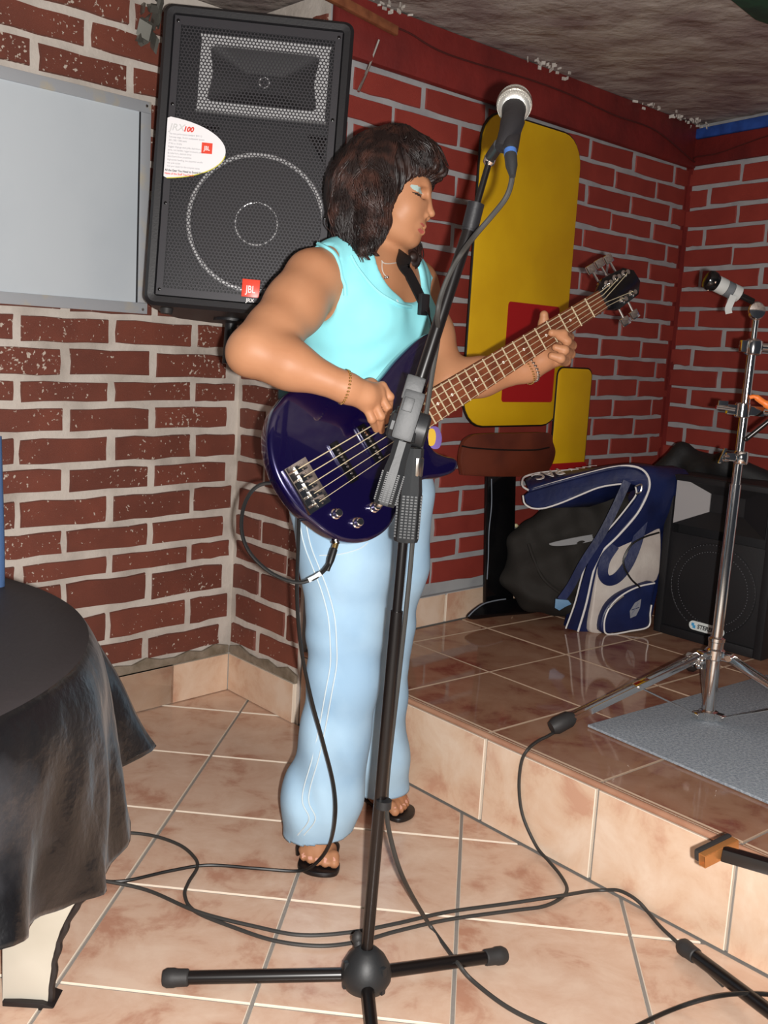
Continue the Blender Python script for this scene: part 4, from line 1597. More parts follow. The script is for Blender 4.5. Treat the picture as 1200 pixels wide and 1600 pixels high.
def knurled_grip(name, p0, p1, r0, r1, parent, side=8):
    """tapered moulded handle with raised ribs on the lower half"""
    d = p1 - p0
    b = B(); b.tube([p0, p0 + d * 0.04, p0 + d * 0.55, p0 + d * 0.72, p1], [r0 * 0.93, r0, r0 * 0.95, r1, r1], side)
    g_ = obj(name, b, 'grey_plastic', parent, angle=25)
    b = B()
    t = unit(d); a = unit(np.cross(t, fw)); c = np.cross(a, t)
    L = np.linalg.norm(d)
    for i in range(15):
        for j in (-1.5, -0.5, 0.5, 1.5):
            for fa, fn in ((a, c), (c, a), (c, -a)):
                n_ = -fw if fa is a else fn
                b.box(p0 + d * (0.06 + 0.031 * i) + fa * (j * r0 * 0.32) + (n_ - t * (n_ @ t)) * r0 * 0.93, (r0 * 0.2, r0 * 0.14, L * 0.018), [unit(fa), unit(np.cross(t, fa)), t])
    o = obj('rib', b, 'grey_plastic', g_, smooth=False); o['kind'] = 'stuff'
    return g_


knurled_grip('height_grip', W(634, 846, my + 0.008), W(647, 700, my + 0.012), 0.0205, 0.0165, ms)
b = B(); b.lathe(W(646, 732, my + 0.012), axp, [(0.0150, -0.012), (0.0165, -0.010), (0.0165, 0.018), (0.014, 0.020)], 8)
obj('collar', b, 'steel', ms)
piv = W(646, 655, my + 0.008)
p_lo, p_hi = W(600, 789, my - 0.030), W(766, 247, my + 0.030)
dbm = unit(p_hi - p_lo)
knurled_grip('boom_grip', p_lo, W(630, 690, my - 0.022), 0.0185, 0.0150, ms)
b = B(); b.ball(W(593, 786, my - 0.032), 0.0075, 12)
obj('end_cap', b, 'steel', ms)
# clamp block and its discs
sxa = unit(np.cross(fw, dbm)); fxa = np.cross(sxa, dbm)
b = B()
b.box(W(638, 650, my - 0.018), (0.034, 0.040, 0.080), [sxa, fxa, dbm], 0.006)
b.box(W(646, 608, my - 0.014), (0.030, 0.034, 0.040), [sxa, fxa, dbm], 0.004)
b.tube([W(632, 690, my - 0.020), W(634, 675, my - 0.018)], 0.0165, 12)
obj('boom_clamp', b, 'grey_plastic', ms, angle=30)
b = B(); b.box(W(638, 632, my - 0.042), (0.016, 0.006, 0.022), [sxa, fxa, dbm], 0.002)
obj('clamp_button', b, 'grey_plastic', ms)
b = B(); b.lathe(W(642, 668, my + 0.012), sxa, [(0.020, 0.004), (0.028, 0.008), (0.028, 0.024), (0.022, 0.028)], 24)
b.lathe(W(642, 668, my + 0.012), -sxa, [(0.020, -0.004), (0.029, 0.006), (0.029, 0.022), (0.026, 0.030)], 24)
obj('friction_disc', b, 'grey_plastic', ms)
b = B(); b.lathe(W(632, 668, my + 0.000), -sxa, [(0.012, -0.004), (0.021, 0.0), (0.023, 0.006), (0.023, 0.022), (0.018, 0.026)], 10)
obj('wing_knob', b, 'grey_plastic', ms, angle=25)
bm_mid = W(737, 347, my + 0.022)
b = B(); b.tube([W(655, 600, my - 0.006), W(700, 460, my + 0.010), bm_mid], 0.0105, 14)
obj('boom_tube', b, 'black_tube', ms)
b = B(); b.tube([W(734, 358, my + 0.021), W(744, 318, my + 0.024)], 0.0135, 14); b.lathe(W(733, 360, my + 0.021), dbm, [(0.0125, -0.002), (0.0125, 0.003)], 14)
obj('boom_sleeve', b, 'black_plastic', ms)
b = B(); b.tube([bm_mid, p_hi], 0.0052, 12)
obj('boom_rod', b, 'black_tube', ms)
b = B(); b.lathe(p_hi, dbm, [(0.006, -0.012), (0.0095, -0.008), (0.0095, 0.002), (0.006, 0.006)], 14)
obj('thread_collar', b, 'chrome', ms)

# ------------------------------------------------------------------ microphone in its clip
mt, mh = W(797, 236, 1.585), W(803, 170, 1.690)          # tail and neck
md = unit(mh - mt)
mic = thing('microphone', 'black vocal microphone with silver ball grille held atop the boom stand', 'microphone', mt)
Lm = np.linalg.norm(mh - mt)
b = B(); b.lathe(mt, md, [(0.0095, 0), (0.0115, 0.004), (0.0125, 0.02), (0.0150, Lm * 0.6), (0.0185, Lm * 0.93), (0.0195, Lm)], 24)
obj('handle', b, 'black_plastic', mic)
mb = mh + md * 0.020
M['grille'] = new_mat('grille', '#d4d4ce', 0.35, metal=0.8, bump=(900, 0.5, 0.001))
b = B()
b.lathe(mh - md * 0.004, md, [(0.0190, 0), (0.0245, 0.004), (0.0262, 0.010), (0.0268, 0.016), (0.0268, 0.0225), (0.0250, 0.034), (0.0200, 0.0445), (0.011, 0.0505), (0.003, 0.052)], 28)
gr_ = obj('ball_grille', b, 'grille', mic)
b = B()
bx = unit(np.cross(md, fw)); by = np.cross(md, bx)
for k in range(44):                                       # woven wire
    for sg in (1, -1):
        pts = []
        for i in range(9):
            t = i / 8
            th = 2 * math.pi * k / 44 + sg * t * 1.1
            if t < 0.45:
                rr_, hh_ = 0.0255 + 0.0016 * (t / 0.45), 0.006 + 0.016 * t / 0.45
            else:
                f_ = (t - 0.45) / 0.55 * 1.35
                rr_, hh_ = 0.0271 * math.cos(f_), 0.022 + 0.030 * math.sin(f_)
            pts.append(mh - md * 0.004 + md * hh_ + (bx * math.cos(th) + by * math.sin(th)) * rr_)
        b.tube(pts, 0.00055, 4, cap=False)
o = obj('wire_mesh', b, 'grille', gr_); o['kind'] = 'stuff'
b = B(); b.lathe(mh - md * 0.004, md, [(0.0275, 0.0145), (0.0282, 0.0165), (0.0282, 0.0205), (0.0275, 0.0225)], 28)
obj('grille_band', b, 'steel', gr_)
b = B(); b.tube([W(783, 232, 1.60), W(797, 205, 1.615), W(801, 190, 1.64)], [0.010, 0.0165, 0.0185], 14)
b.tube([W(766, 246, my + 0.030), W(780, 226, 1.615)], 0.0088, 10)
obj('microphone_clip', b, 'black_plastic', ms)
# its cable: plug, then down along the boom and the stand to the floor
mc = [W(800, 262, 1.565), W(799, 285, 1.56), W(790, 310, 1.56), W(768, 338, 1.575), W(744, 366, 1.59), W(722, 395, my - 0.028), W(704, 425, my - 0.03), W(690, 460, my - 0.03), W(684, 490, my - 0.03), W(684, 530, my + 0.022), W(676, 580, my + 0.03), W(667, 640, my + 0.032),
      W(655, 720, my + 0.034), W(648, 800, my + 0.036), W(640, 900, my + 0.03), W(625, 1040, my + 0.024), W(607, 1200, my + 0.020), W(604, 1262, my + 0.022), W(610, 1308, my + 0.03), W(630, 1372, my + 0.06)]
mc += [fz(668, 1440, 0.014), fz(700, 1485, 0.006), fz(716, 1506, 0.03), fz(738, 1532, 0.012), fz(790, 1572), fz(850, 1602), fz(950, 1640)]
mcab = cable('microphone_cable', mc, 0.0041, 'cable', 'dark grey cable hanging from the microphone along the stand to the floor')
b = B(); b.lathe(W(797, 234, 1.582), unit(W(800, 268, 1.56) - W(797, 234, 1.582)), [(0.0085, -0.004), (0.0092, 0.0), (0.0092, 0.014), (0.0088, 0.030), (0.0055, 0.044), (0.0045, 0.050)], 16)
pl_ = obj('plug', b, 'grey_plastic', mcab)
b = B(); b.lathe(W(797, 234, 1.582), unit(W(800, 268, 1.56) - W(797, 234, 1.582)), [(0.0096, 0.002), (0.0096, 0.010)], 16)
M['ring_blue'] = new_mat('ring_blue', '#3a5f9a', 0.3)
obj('plug_ring', b, 'ring_blue', pl_)


# ================================================================== LOUDSPEAKER ON THE WALL BRACKET
def rot3(a, b_, c):
    ca, sa, cb, sb, cc, sc = math.cos(a), math.sin(a), math.cos(b_), math.sin(b_), math.cos(c), math.sin(c)
    return A_([[ca, -sa, 0], [sa, ca, 0], [0, 0, 1]]) @ A_([[1, 0, 0], [0, cb, -sb], [0, sb, cb]]) @ A_([[cc, 0, sc], [0, 1, 0], [-sc, 0, cc]])


SR = rot3(0.06, -0.11, 0.03)
SX, SY, SZ = SR[:, 0], SR[:, 1], SR[:, 2]           # right, into the wall, up
SC = A_([-0.365, 2.535, 1.527])
SW, SH = 0.445, 0.70


def SP(x, z, y=0.0):
    """point on the speaker: x right, z up from its front's centre, y behind the front"""
    return SC + SX * x + SZ * z + SY * y


spk = thing('wall_speaker', 'large black loudspeaker with perforated grille hung high in the brick corner', 'speaker', SP(0, -SH / 2, 0.18))
# cabinet narrowing to the back, with a deep moulded rim round the recessed grille
b = B()


def ring(w, h, y, r, n=5):
    out = []
    for sx_, sz_, a0 in ((1, 1, 0), (-1, 1, 90), (-1, -1, 180), (1, -1, 270)):
        for k in range(n + 1):
            t = math.radians(a0 + 90 * k / n)
            out.append(SP(sx_ * (w / 2 - r) + r * math.cos(t), sz_ * (h / 2 - r) + r * math.sin(t), y))
    return out


def skin_rings(b, rings, cap0=True, cap1=True):
    n = len(rings[0])
    vs_ = [p for r in rings for p in r]
    fs = []
    for i in range(len(rings) - 1):
        for k in range(n):
            fs.append((i * n + k, i * n + (k + 1) % n, (i + 1) * n + (k + 1) % n, (i + 1) * n + k))
    if cap0:
        fs.append(tuple(range(n)))
    if cap1:
        fs.append(tuple((len(rings) - 1) * n + k for k in range(n - 1, -1, -1)))
    return b.add(vs_, fs)


GW, GH = 0.392, 0.648
skin_rings(b, [ring(GW, GH, 0.060, 0.006), ring(GW, GH, 0.010, 0.006), ring(GW + 0.008, GH + 0.008, 0.002, 0.008), ring(SW - 0.016, SH - 0.016, 0.0, 0.018),
               ring(SW, SH, 0.008, 0.022), ring(SW, SH, 0.090, 0.022), ring(SW - 0.06, SH, 0.22, 0.022), ring(0.24, SH - 0.02, 0.335, 0.02)])
obj('cabinet', b, 'black_plastic', spk)
M['baffle'] = new_mat('baffle', '#1a191b', 0.6)
M['cone_paper'] = new_mat('cone_paper', '#232123', 0.7)
M['grille_metal'] = new_mat('grille_metal', '#39383c', 0.42, metal=0.2)
M['horn_grey'] = new_mat('horn_grey', '#b5b5b6', 0.35)
M['ring_bright'] = new_mat('ring_bright', '#c9c9ca', 0.3, metal=0.3)
# woofer
wc, wr_ = (0.026, -0.135), 0.160
b = B(); b.lathe(SP(*wc, 0.024), SY, [(wr_ - 0.008, 0.0), (wr_ - 0.008, 0.010), (0.055, 0.030), (0.05, 0.028), (0.03, 0.016), (0.004, 0.010)], 48)
obj('woofer_cone', b, 'cone_paper', spk)
b = B(); b.tube([SP(wc[0] + wr_ * math.cos(t), wc[1] + wr_ * math.sin(t), 0.016) for t in np.linspace(0, 2 * math.pi, 60, endpoint=False)], 0.0055, 8, closed=True)
obj('woofer_ring', b, 'ring_bright', spk)
b = B(); b.tube([SP(wc[0] + 0.050 * math.cos(t), wc[1] + 0.050 * math.sin(t), 0.022) for t in np.linspace(0, 2 * math.pi, 40, endpoint=False)], 0.0018, 6, closed=True)
obj('dust_cap_ring', b, 'ring_bright', spk)
# horn: light frame with waisted opening
hx, hz = 0.018, 0.205
oc = [(hx + x, hz + z) for x, z in ((-0.150, 0.075), (-0.138, 0.088), (0.138, 0.088), (0.150, 0.075), (0.150, -0.075), (0.138, -0.088), (-0.138, -0.088), (-0.150, -0.075))]
outer = smooth_closed([SP(x, z, 0.018) for x, z in oc], 4)
ic_ = [(-0.128, 0.058), (-0.112, 0.066), (0.112, 0.066), (0.128, 0.058), (0.120, 0.0), (0.128, -0.058), (0.112, -0.066), (-0.112, -0.066), (-0.128, -0.058), (-0.120, 0.0)]
def resample(poly, n):
    P = [np.asarray(p) for p in poly] + [np.asarray(poly[0])]
    L = np.cumsum([0] + [np.linalg.norm(P[i + 1] - P[i]) for i in range(len(P) - 1)])
    return [A_([np.interp(L[-1] * k / n, L, [p[i] for p in P]) for i in range(3)]) for k in range(n)]
inner = smooth_closed([SP(hx + x, hz + z, 0.018) for x, z in ic_], 4)
def polar_sort(pts, c, n):
    """points of a star-shaped outline at n equal angles round c"""
    out = []
    q = resample(pts, 720)
    an = [math.atan2((p - c) @ SZ, (p - c) @ SX) for p in q]
    for k in range(n):
        t = -math.pi + 2 * math.pi * k / n
        i = min(range(720), key=lambda j: abs(math.atan2(math.sin(an[j] - t), math.cos(an[j] - t))))
        out.append(q[i])
    return out
hcn = SP(hx, hz, 0.018)
o1, i1 = polar_sort(outer, hcn, 72), polar_sort(inner, hcn, 72)
b = B()
n_ = 72
throat = [hcn + SY * 0.045 + (p - hcn) * 0.25 for p in i1]
vs_ = o1 + i1 + [p + SY * 0.012 for p in i1] + [p + SY * 0.02 for p in o1]
b.add(vs_, [(k, (k + 1) % n_, n_ + (k + 1) % n_, n_ + k) for k in range(n_)] + [(n_ + k, n_ + (k + 1) % n_, 2 * n_ + (k + 1) % n_, 2 * n_ + k) for k in range(n_)] + [(3 * n_ + k, 3 * n_ + (k + 1) % n_, (k + 1) % n_, k) for k in range(n_)])
obj('horn_frame', b, 'horn_grey', spk)
b = B()
vs_ = [p + SY * 0.012 for p in i1] + throat
b.add(vs_, [(k, (k + 1) % n_, n_ + (k + 1) % n_, n_ + k) for k in range(n_)] + [tuple(range(n_, 2 * n_))])
obj('horn_throat', b, 'baffle', spk)
b = B(); b.tube([hcn + SY * 0.03 + SX * 0.012 * math.cos(t) + SZ * 0.012 * math.sin(t) for t in np.linspace(0, 2 * math.pi, 24, endpoint=False)], 0.0016, 6, closed=True)
obj('throat_ring', b, 'ring_bright', spk)
# two ports
for sx_ in (-1, 1):
    tri = [(0.026 + sx_ * 0.150, 0.085), (0.026 + sx_ * 0.105, 0.085), (0.026 + sx_ * 0.145, 0.030)]
    b = B(); b.prism([SP(x, z, 0.020) for x, z in tri], SY * 0.02, 0.002)
    obj('port', b, 'black_gloss', spk)
# perforated grille: hexagonal holes in a real sheet
b = B()
P_ = 0.0084
rows_, cols_ = int((GH - 0.036) / (P_ * 0.866)), int((GW - 0.030) / P_)
vs_, fs = [], []
for j in range(rows_):
    for i in range(cols_):
        x = -GW / 2 + 0.018 + P_ * (i + 0.5 * (j % 2)); z = -GH / 2 + 0.020 + P_ * 0.866 * j
        o0 = len(vs_)
        for rr_ in (P_ / math.sqrt(3) * 1.001, P_ * 0.40):
            for k in range(6):
                t = math.radians(60 * k + 30)
                vs_.append(SP(x + rr_ * math.cos(t), z + rr_ * math.sin(t), 0.006))
        for k in range(6):
            fs.append((o0 + k, o0 + (k + 1) % 6, o0 + 6 + (k + 1) % 6, o0 + 6 + k))
x0, x1, z0, z1 = -GW / 2, GW / 2, -GH / 2, GH / 2
xi0, xi1 = x0 + 0.0155, x0 + 0.018 + P_ * (cols_ - 0.4)
zi0, zi1 = z0 + 0.017, z0 + 0.020 + P_ * 0.866 * (rows_ - 0.5)
o0 = len(vs_)
vs_ += [SP(x, z, 0.0055) for x, z in ((x0, z0), (x1, z0), (x1, z1), (x0, z1), (xi0, zi0), (xi1, zi0), (xi1, zi1), (xi0, zi1))]
fs += [(o0 + k, o0 + (k + 1) % 4, o0 + 4 + (k + 1) % 4, o0 + 4 + k) for k in range(4)]
b.add(vs_, fs)
gr = obj('grille', b, 'grille_metal', spk, smooth=False)
for x in (x0 + 0.008, x1 - 0.008):
    for z in (z1 - 0.012, z0 + 0.012, 0.12, -0.11):
        b = B(); b.lathe(SP(x, z, 0.0055), -SY, [(0.004, 0), (0.004, 0.0012), (0.0025, 0.002)], 10)
        obj('screw', b, 'black_gloss', spk)
# red badge
bx, bz = 0.026, -0.292
b = B(); b.prism([SP(bx - 0.021, bz + 0.022, 0.004), SP(bx + 0.021, bz + 0.022, 0.004), SP(bx + 0.021, bz - 0.020, 0.004), SP(bx - 0.021, bz - 0.020, 0.004)], -SY * 0.004, 0.001)
M['badge_red'] = new_mat('badge_red', '#ee4a34', 0.35)
bd_ = obj('badge', b, 'badge_red', spk); bd_['label'] = 'red square badge with white lettering'
text_mesh('badge_lettering', 'JBL', 0.024, SP(bx, bz - 0.010, -0.0002), SX, SZ, 'white', bd_, bold=0.0003, align='CENTER', sx=0.72)
text_mesh('model_lettering', 'JRX', 0.012, SP(bx, bz - 0.031, 0.004), SX, SZ, 'white', spk, bold=0.0003, align='CENTER')
# leaflet: half an oval tucked under the rim at the left
M['paper'] = new_mat('paper', '#f6f4f6', 0.5)
M['paper_edge'] = new_mat('paper_edge', '#e8e04a', 0.5)
lx, lz = -0.196, 0.018
LY = 0.0005


def oval(a, h, n=26, dy=0.0):
    pts = []
    for k in range(n + 1):
        t = -math.pi / 2 * 0.86 + math.pi * 0.86 * k / n
        pts.append(SP(lx - 0.030 + a * math.cos(t), lz + h * math.sin(t), LY + dy))
    return [SP(lx, lz - h * 0.93, LY + dy)] + [p for p in pts if (p - SC) @ SX > lx] + [SP(lx, lz + h * 0.93, LY + dy)]


b = B(); b.prism(oval(0.170, 0.0725), -SY * 0.0006)
lf = obj('leaflet', b, 'paper', spk, smooth=False); lf['label'] = 'white oval leaflet tucked into the left rim'
ov = oval(0.170, 0.0725)
b = B(); b.tube(ov[1:len(ov) // 2], 0.0012, 5)
obj('leaflet_edge', b, 'paper_edge', lf)
t0 = -0.0009
T = lambda nm, s_, sz, x, z, m, **k: text_mesh(nm, s_, sz, SP(lx + x, lz + z, t0), SX, SZ, m, lf, extrude=0.0002, **k)
T('leaflet_heading', 'JRX', 0.022, 0.006, 0.040, 'text_pale', bold=0.0004, shear=0.2)
T('leaflet_heading', '100', 0.016, 0.038, 0.040, 'red_print', bold=0.0007, shear=0.2)
for i, ln_ in enumerate(('The next performance standard  JRX115', 'Two-way stage, 15-inch loudspeaker system', '250 / 500 / 1000 watts', '37 Hz to 16 kHz', 'Rugged 18-gauge steel grille, dual mount', 'ports, two handles, rugged enclosure corner', 'Bi-radial horn, titanium driver', 'SonicGuard driver protection', 'High-power handling, low distortion woofer', 'rear pole socket', 'Visit your dealer for the complete series')):
    T('leaflet_line', ln_, 0.0058, 0.006, 0.030 - 0.0075 * i, 'text_grey', sx=0.8)
T('leaflet_line', 'All the Gear You Need to Sound Great,', 0.0068, 0.002, -0.055, 'text_dark', bold=0.0001, sx=0.85)
T('leaflet_line', "None of the Stuff You Don't.", 0.0068, 0.002, -0.0625, 'red_print', bold=0.0001, sx=0.85)
b = B(); b.prism([SP(lx + 0.096 + x, lz + 0.006 + z, t0 + 0.0006) for x, z in ((-0.0125, 0.0125), (0.0125, 0.0125), (0.0125, -0.0125), (-0.0125, -0.0125))], -SY * 0.0008)
obj('leaflet_logo', b, 'badge_red', lf, smooth=False)
text_mesh('leaflet_logo_lettering', 'JBL', 0.014, SP(lx + 0.096, lz + 0.001, t0 - 0.0004), SX, SZ, 'white', lf, extrude=0.0002, bold=0.0003, align='CENTER', sx=0.75)
# bracket: socket, short pole, arm to the wall
b = B(); b.lathe(SP(-0.03, -SH / 2 + 0.004, 0.16), -SZ, [(0.045, 0), (0.045, 0.010), (0.024, 0.014)], 18)
b.tube([SP(-0.03, -SH / 2, 0.16), SP(-0.03, -SH / 2 - 0.11, 0.16)], 0.0150, 16)
wp = SP(-0.03, -SH / 2 - 0.095, 0.16)
wallp = PL(408, 520, cA, nB)
b.tube([wp, wallp], 0.016, 12)
b.box(wallp + nB * 0.014, (0.08, 0.010, 0.08), [dB, nB, Z], 0.002)
obj('bracket', b, 'black_plastic', spk)
b = B(); b.lathe(SP(-0.175, -SH / 2, 0.05), -SZ, [(0.016, 0), (0.014, 0.012)], 12)
obj('rubber_foot', b, 'rubber', spk)
b = B(); b.lathe(SP(0.175, -SH / 2, 0.05), -SZ, [(0.016, 0), (0.014, 0.012)], 12)
obj('rubber_foot', b, 'rubber', spk)

# ------------------------------------------------------------------ grey framed board on the left wall
Ap = lambda s_, z, off=0.0: cA + dA * s_ + Z * z + nA * off
M['board_grey'] = new_mat('board_grey', '#c8d0d6', 0.55, var=('#bfc8cf', 3, 0.4, 0.7))
M['aluminium'] = new_mat('aluminium', '#b9bdc2', 0.45, metal=0.25, var=('#c9c2b2', 14, 0.52, 0.66))
bs0, bs1, bz0, bz1 = -1.45, -0.353, 1.170, 1.735
bo = thing('framed_board', 'plain grey board in a scuffed metal frame on the left brick wall', 'board', Ap(-0.9, 1.17, 0.01))
b = B(); b.prism([Ap(bs0, bz0, 0.008), Ap(bs1, bz0, 0.008), Ap(bs1, bz1, 0.008), Ap(bs0, bz1, 0.008)], nA * 0.010)
obj('panel', b, 'board_grey', bo, smooth=False)
fwid = 0.030
for nm, q in (('frame_rail', ((bs0, bz1 - fwid), (bs1, bz1))), ('frame_rail', ((bs0, bz0), (bs1, bz0 + fwid))), ('frame_stile', ((bs1 - fwid, bz0 + fwid), (bs1, bz1 - fwid))), ('frame_stile', ((bs0, bz0 + fwid), (bs0 + fwid, bz1 - fwid)))):
    (a0, c0), (a1_, c1) = q
    b = B(); b.prism([Ap(a0, c0, 0.006), Ap(a1_, c0, 0.006), Ap(a1_, c1, 0.006), Ap(a0, c1, 0.006)], nA * 0.018, 0.002)
    obj(nm, b, 'aluminium', bo)
b = B(); b.prism([Ap(bs1 - fwid - 0.005, bz0 + fwid, 0.016), Ap(bs1 - fwid, bz0 + fwid, 0.016), Ap(bs1 - fwid, bz1 - fwid, 0.016), Ap(bs1 - fwid - 0.005, bz1 - fwid, 0.016)], nA * 0.003)
obj('gap_strip', b, 'black_plastic', bo, smooth=False)
for s_, z in ((bs1 - 0.015, bz1 - 0.012), (bs1 - 0.015, bz0 + 0.012)):
    b = B(); b.lathe(Ap(s_, z, 0.023), nA, [(0.005, 0), (0.003, 0.003)], 10)
    obj('screw', b, 'steel', bo)

# ------------------------------------------------------------------ loose wires on the walls
Cp = lambda s_, z, off=0.0: K + dC * s_ + Z * z + nC * off
def onC(u, v, off=0.0):
    return PL(u, v, K + nC * off, nC)
def onD(u, v, off=0.0):
    return PL(u, v, E + nD * off, nD)
b = B(); b.tube([onC(592, 62, 0.045), onC(581, 92, 0.03), onC(571, 118, 0.02), onC(560, 143, 0.02)], 0.0042, 6)
tag(obj('metal_rod', b, 'steel'), 'thin bent metal rod hanging on the wall right of the big speaker', 'rod')
w1 = [onC(605, 38, 0.04), onC(640, 52, 0.045), onC(700, 85, 0.042), onC(835, 127, 0.041), onC(900, 152, 0.041), onC(960, 180, 0.041), onC(1010, 197, 0.041), onC(1040, 215, 0.040), Cp(1.87, 1.90, 0.040), onD(1085, 246, 0.030), onD(1120, 240, 0.028), onD(1160, 226, 0.028), onD(1200, 212, 0.028), onD(1260, 195, 0.028)]
b = B(); b.tube(spline(w1, 6), 0.0028, 6)
M['red_wire'] = new_mat('red_wire', '#4a1d1a', 0.5)
tag(obj('ceiling_wire', b, 'red_wire'), 'thin dark wire strung along the red beam under the ceiling', 'wire')
# crumpled silver scrap beside the speaker top
b = B()
rf2 = random.Random(4)
for k in range(16):
    p = Ap(-0.36 + rf2.uniform(-0.03, 0.035), 1.96 + rf2.uniform(-0.075, 0.06), 0.014 + rf2.uniform(0, 0.02))
    b.box(p, (rf2.uniform(0.02, 0.04), rf2.uniform(0.006, 0.014), rf2.uniform(0.02, 0.045)), [unit(A_([rf2.uniform(-1, 1), rf2.uniform(-1, 1), rf2.uniform(-1, 1)])), unit(A_([rf2.uniform(-1, 1), 1, rf2.uniform(-1, 1)])), unit(A_([rf2.uniform(-.4, .4), rf2.uniform(-.4, .4), 1]))])
M['foil'] = new_mat('foil', '#77766f', 0.35, metal=0.6)
tag(obj('foil_scrap', b, 'foil', smooth=False), 'crumpled silvery scrap on the left wall above the framed board', 'scrap')

# ================================================================== TABLE AND CHAIR AT THE LEFT
TC = A_([-0.884, 1.194, 0]); TR = 0.530; TZ = 0.715
M['leatherette'] = new_mat('leatherette', '#08080a', 0.30, spec=0.6, var=('#303033', 7, 0.48, 0.74), bump=(18, 0.6, 0.008))  # grey patches: scuffs, and the vinyl's sheen put into the colour
_b = M['leatherette'].node_tree.nodes['Principled BSDF']
_b.inputs['Sheen Weight'].default_value = 0.035
_b.inputs['Sheen Roughness'].default_value = 0.4
M['cloth_top'] = new_mat('cloth_top', '#262223', 0.62, spec=0.3, bump=(40, 0.3, 0.003))
table = thing('round_table', 'round table with white panel leg under a black cloth at the left', 'table', TC)
b = B(); b.lathe(TC, Z, [(TR - 0.03, TZ - 0.035), (TR - 0.012, TZ - 0.030), (TR - 0.012, TZ - 0.010), (TR - 0.03, TZ - 0.006)], 64)
obj('tabletop', b, 'wood_board', table)
M['white_panel'] = new_mat('white_panel', '#c2bcae', 0.6, var=('#b4ae9f', 6, 0.4, 0.7))
M['black_paint'] = new_mat('black_paint', '#1d1716', 0.5)
py = 1.578
pp = [(3, 1578), (74, 1578), (78, 1530), (84, 1490), (94, 1455), (112, 1420), (134, 1388), (150, 1345), (160, 1290), (160, 1240), (3, 1240), (3, 1400), (3, 1480)]
poly = [W(u, v, py) for u, v in pp]
b = B(); b.prism(poly, (0, 0.030, 0), 0.002)
pn = obj('panel_leg', b, 'white_panel', table); pn['label'] = 'white painted panel leg with wavy black edge'
b = B()
edge = [(76, 1580), (79, 1552), (79, 1538), (84, 1515), (83, 1500), (90, 1482), (91, 1468), (101, 1450), (104, 1437), (117, 1418), (122, 1408), (136, 1392), (152, 1345)]
b.tube(spline([W(u, v, py + 0.008) for u, v in edge], 4), 0.0080, 8)
obj('panel_edge', b, 'black_paint', pn)
b = B(); b.prism([W(u, v, py - 0.010) for u, v in ((3, 1566), (30, 1566), (64, 1568), (84, 1575), (75, 1585), (30, 1586), (3, 1584))], (0, 0.05, 0), 0.002)
obj('panel_foot', b, 'black_paint', pn)
# the cloth: flat top, then a skirt falling in folds, hem higher at the sides
NT, NV = 240, 40
CT = [(-180, .60, .45), (-150, .56, .46), (-125, .61, .45), (-100, .56, .46), (-75, .60, .45), (-60, .56, .47), (-45, .60, .50), (-33, .562, .515), (-24, .570, .505), (-16, .545, .475), (-8, .566, .455), (0, .547, .440),
      (6, .574, .430), (12, .577, .430), (18, .560, .435), (25, .553, .447), (30, .575, .450), (39, .680, .448), (47, .60, .46), (55, .565, .47), (66, .62, .455), (80, .565, .46), (100, .62, .45), (125, .56, .46), (150, .61, .45), (180, .60, .45)]
ct = np.array(CT)


def hem(th):
    """hem radius and height at an angle (cosine-eased between the folds)"""
    d = (math.degrees(th) + 180) % 360 - 180
    i = min(max(np.searchsorted(ct[:, 0], d) - 1, 0), len(ct) - 2)
    t = (d - ct[i, 0]) / (ct[i + 1, 0] - ct[i, 0])
    t = t * t * (3 - 2 * t)
    return ct[i, 1] * (1 - t) + ct[i + 1, 1] * t, ct[i, 2] * (1 - t) + ct[i + 1, 2] * t


vs_, fs, mi_ = [tuple(TC + Z * TZ)], [], []
RT = 9
for i in range(1, RT + 1):
    for k in range(NT):
        th = 2 * math.pi * k / NT
        r = (TR - 0.010) * i / RT
        w_ = 0.0022 * math.sin(5 * th + 9 * r) * math.sin(23 * r) + 0.0015 * math.sin(60 * r * math.sin(th) + 8 * math.cos(th))
        vs_.append((TC[0] + r * math.cos(th), TC[1] + r * math.sin(th), TZ + w_ * (1 - i / RT)))
for j in range(1, NV + 1):
    t = j / NV
    for k in range(NT):
        th = 2 * math.pi * k / NT
        rh, zh = hem(th)
        e = 1 - math.exp(-t * 14)
        r = (TR - 0.010) + 0.016 * e + (rh - TR - 0.006) * t ** 0.85 + 0.019 * t * math.sin(16 * th + 0.9 + 1.2 * t + 0.9 * math.sin(5 * th)) + 0.004 * math.sin(9 * t + 33 * th) * t
        z = TZ - (TZ - zh) * (t * 0.97 + 0.03 * t * t) - 0.006 * e * (1 - t)
        vs_.append((TC[0] + r * math.cos(th), TC[1] + r * math.sin(th), z))
for k in range(NT):
    fs.append((0, 1 + k, 1 + (k + 1) % NT)); mi_.append(1)
for i in range(RT + NV - 1):
    for k in range(NT):
        a = 1 + i * NT
        fs.append((a + k, a + NT + k, a + NT + (k + 1) % NT, a + (k + 1) % NT)); mi_.append(1 if i < RT - 1 else 0)
b2 = B(); b2.v = [tuple(map(float, p)) for p in vs_]; b2.f = [tuple(f) for f in fs]; b2.mi = mi_
tc_ = obj('tablecloth', b2, ('leatherette', 'cloth_top'), angle=80)
tc_.modifiers.new('thickness', 'SOLIDIFY').thickness = 0.003
tag(tc_, 'shiny black leatherette cloth hanging in folds over the round table', 'tablecloth')

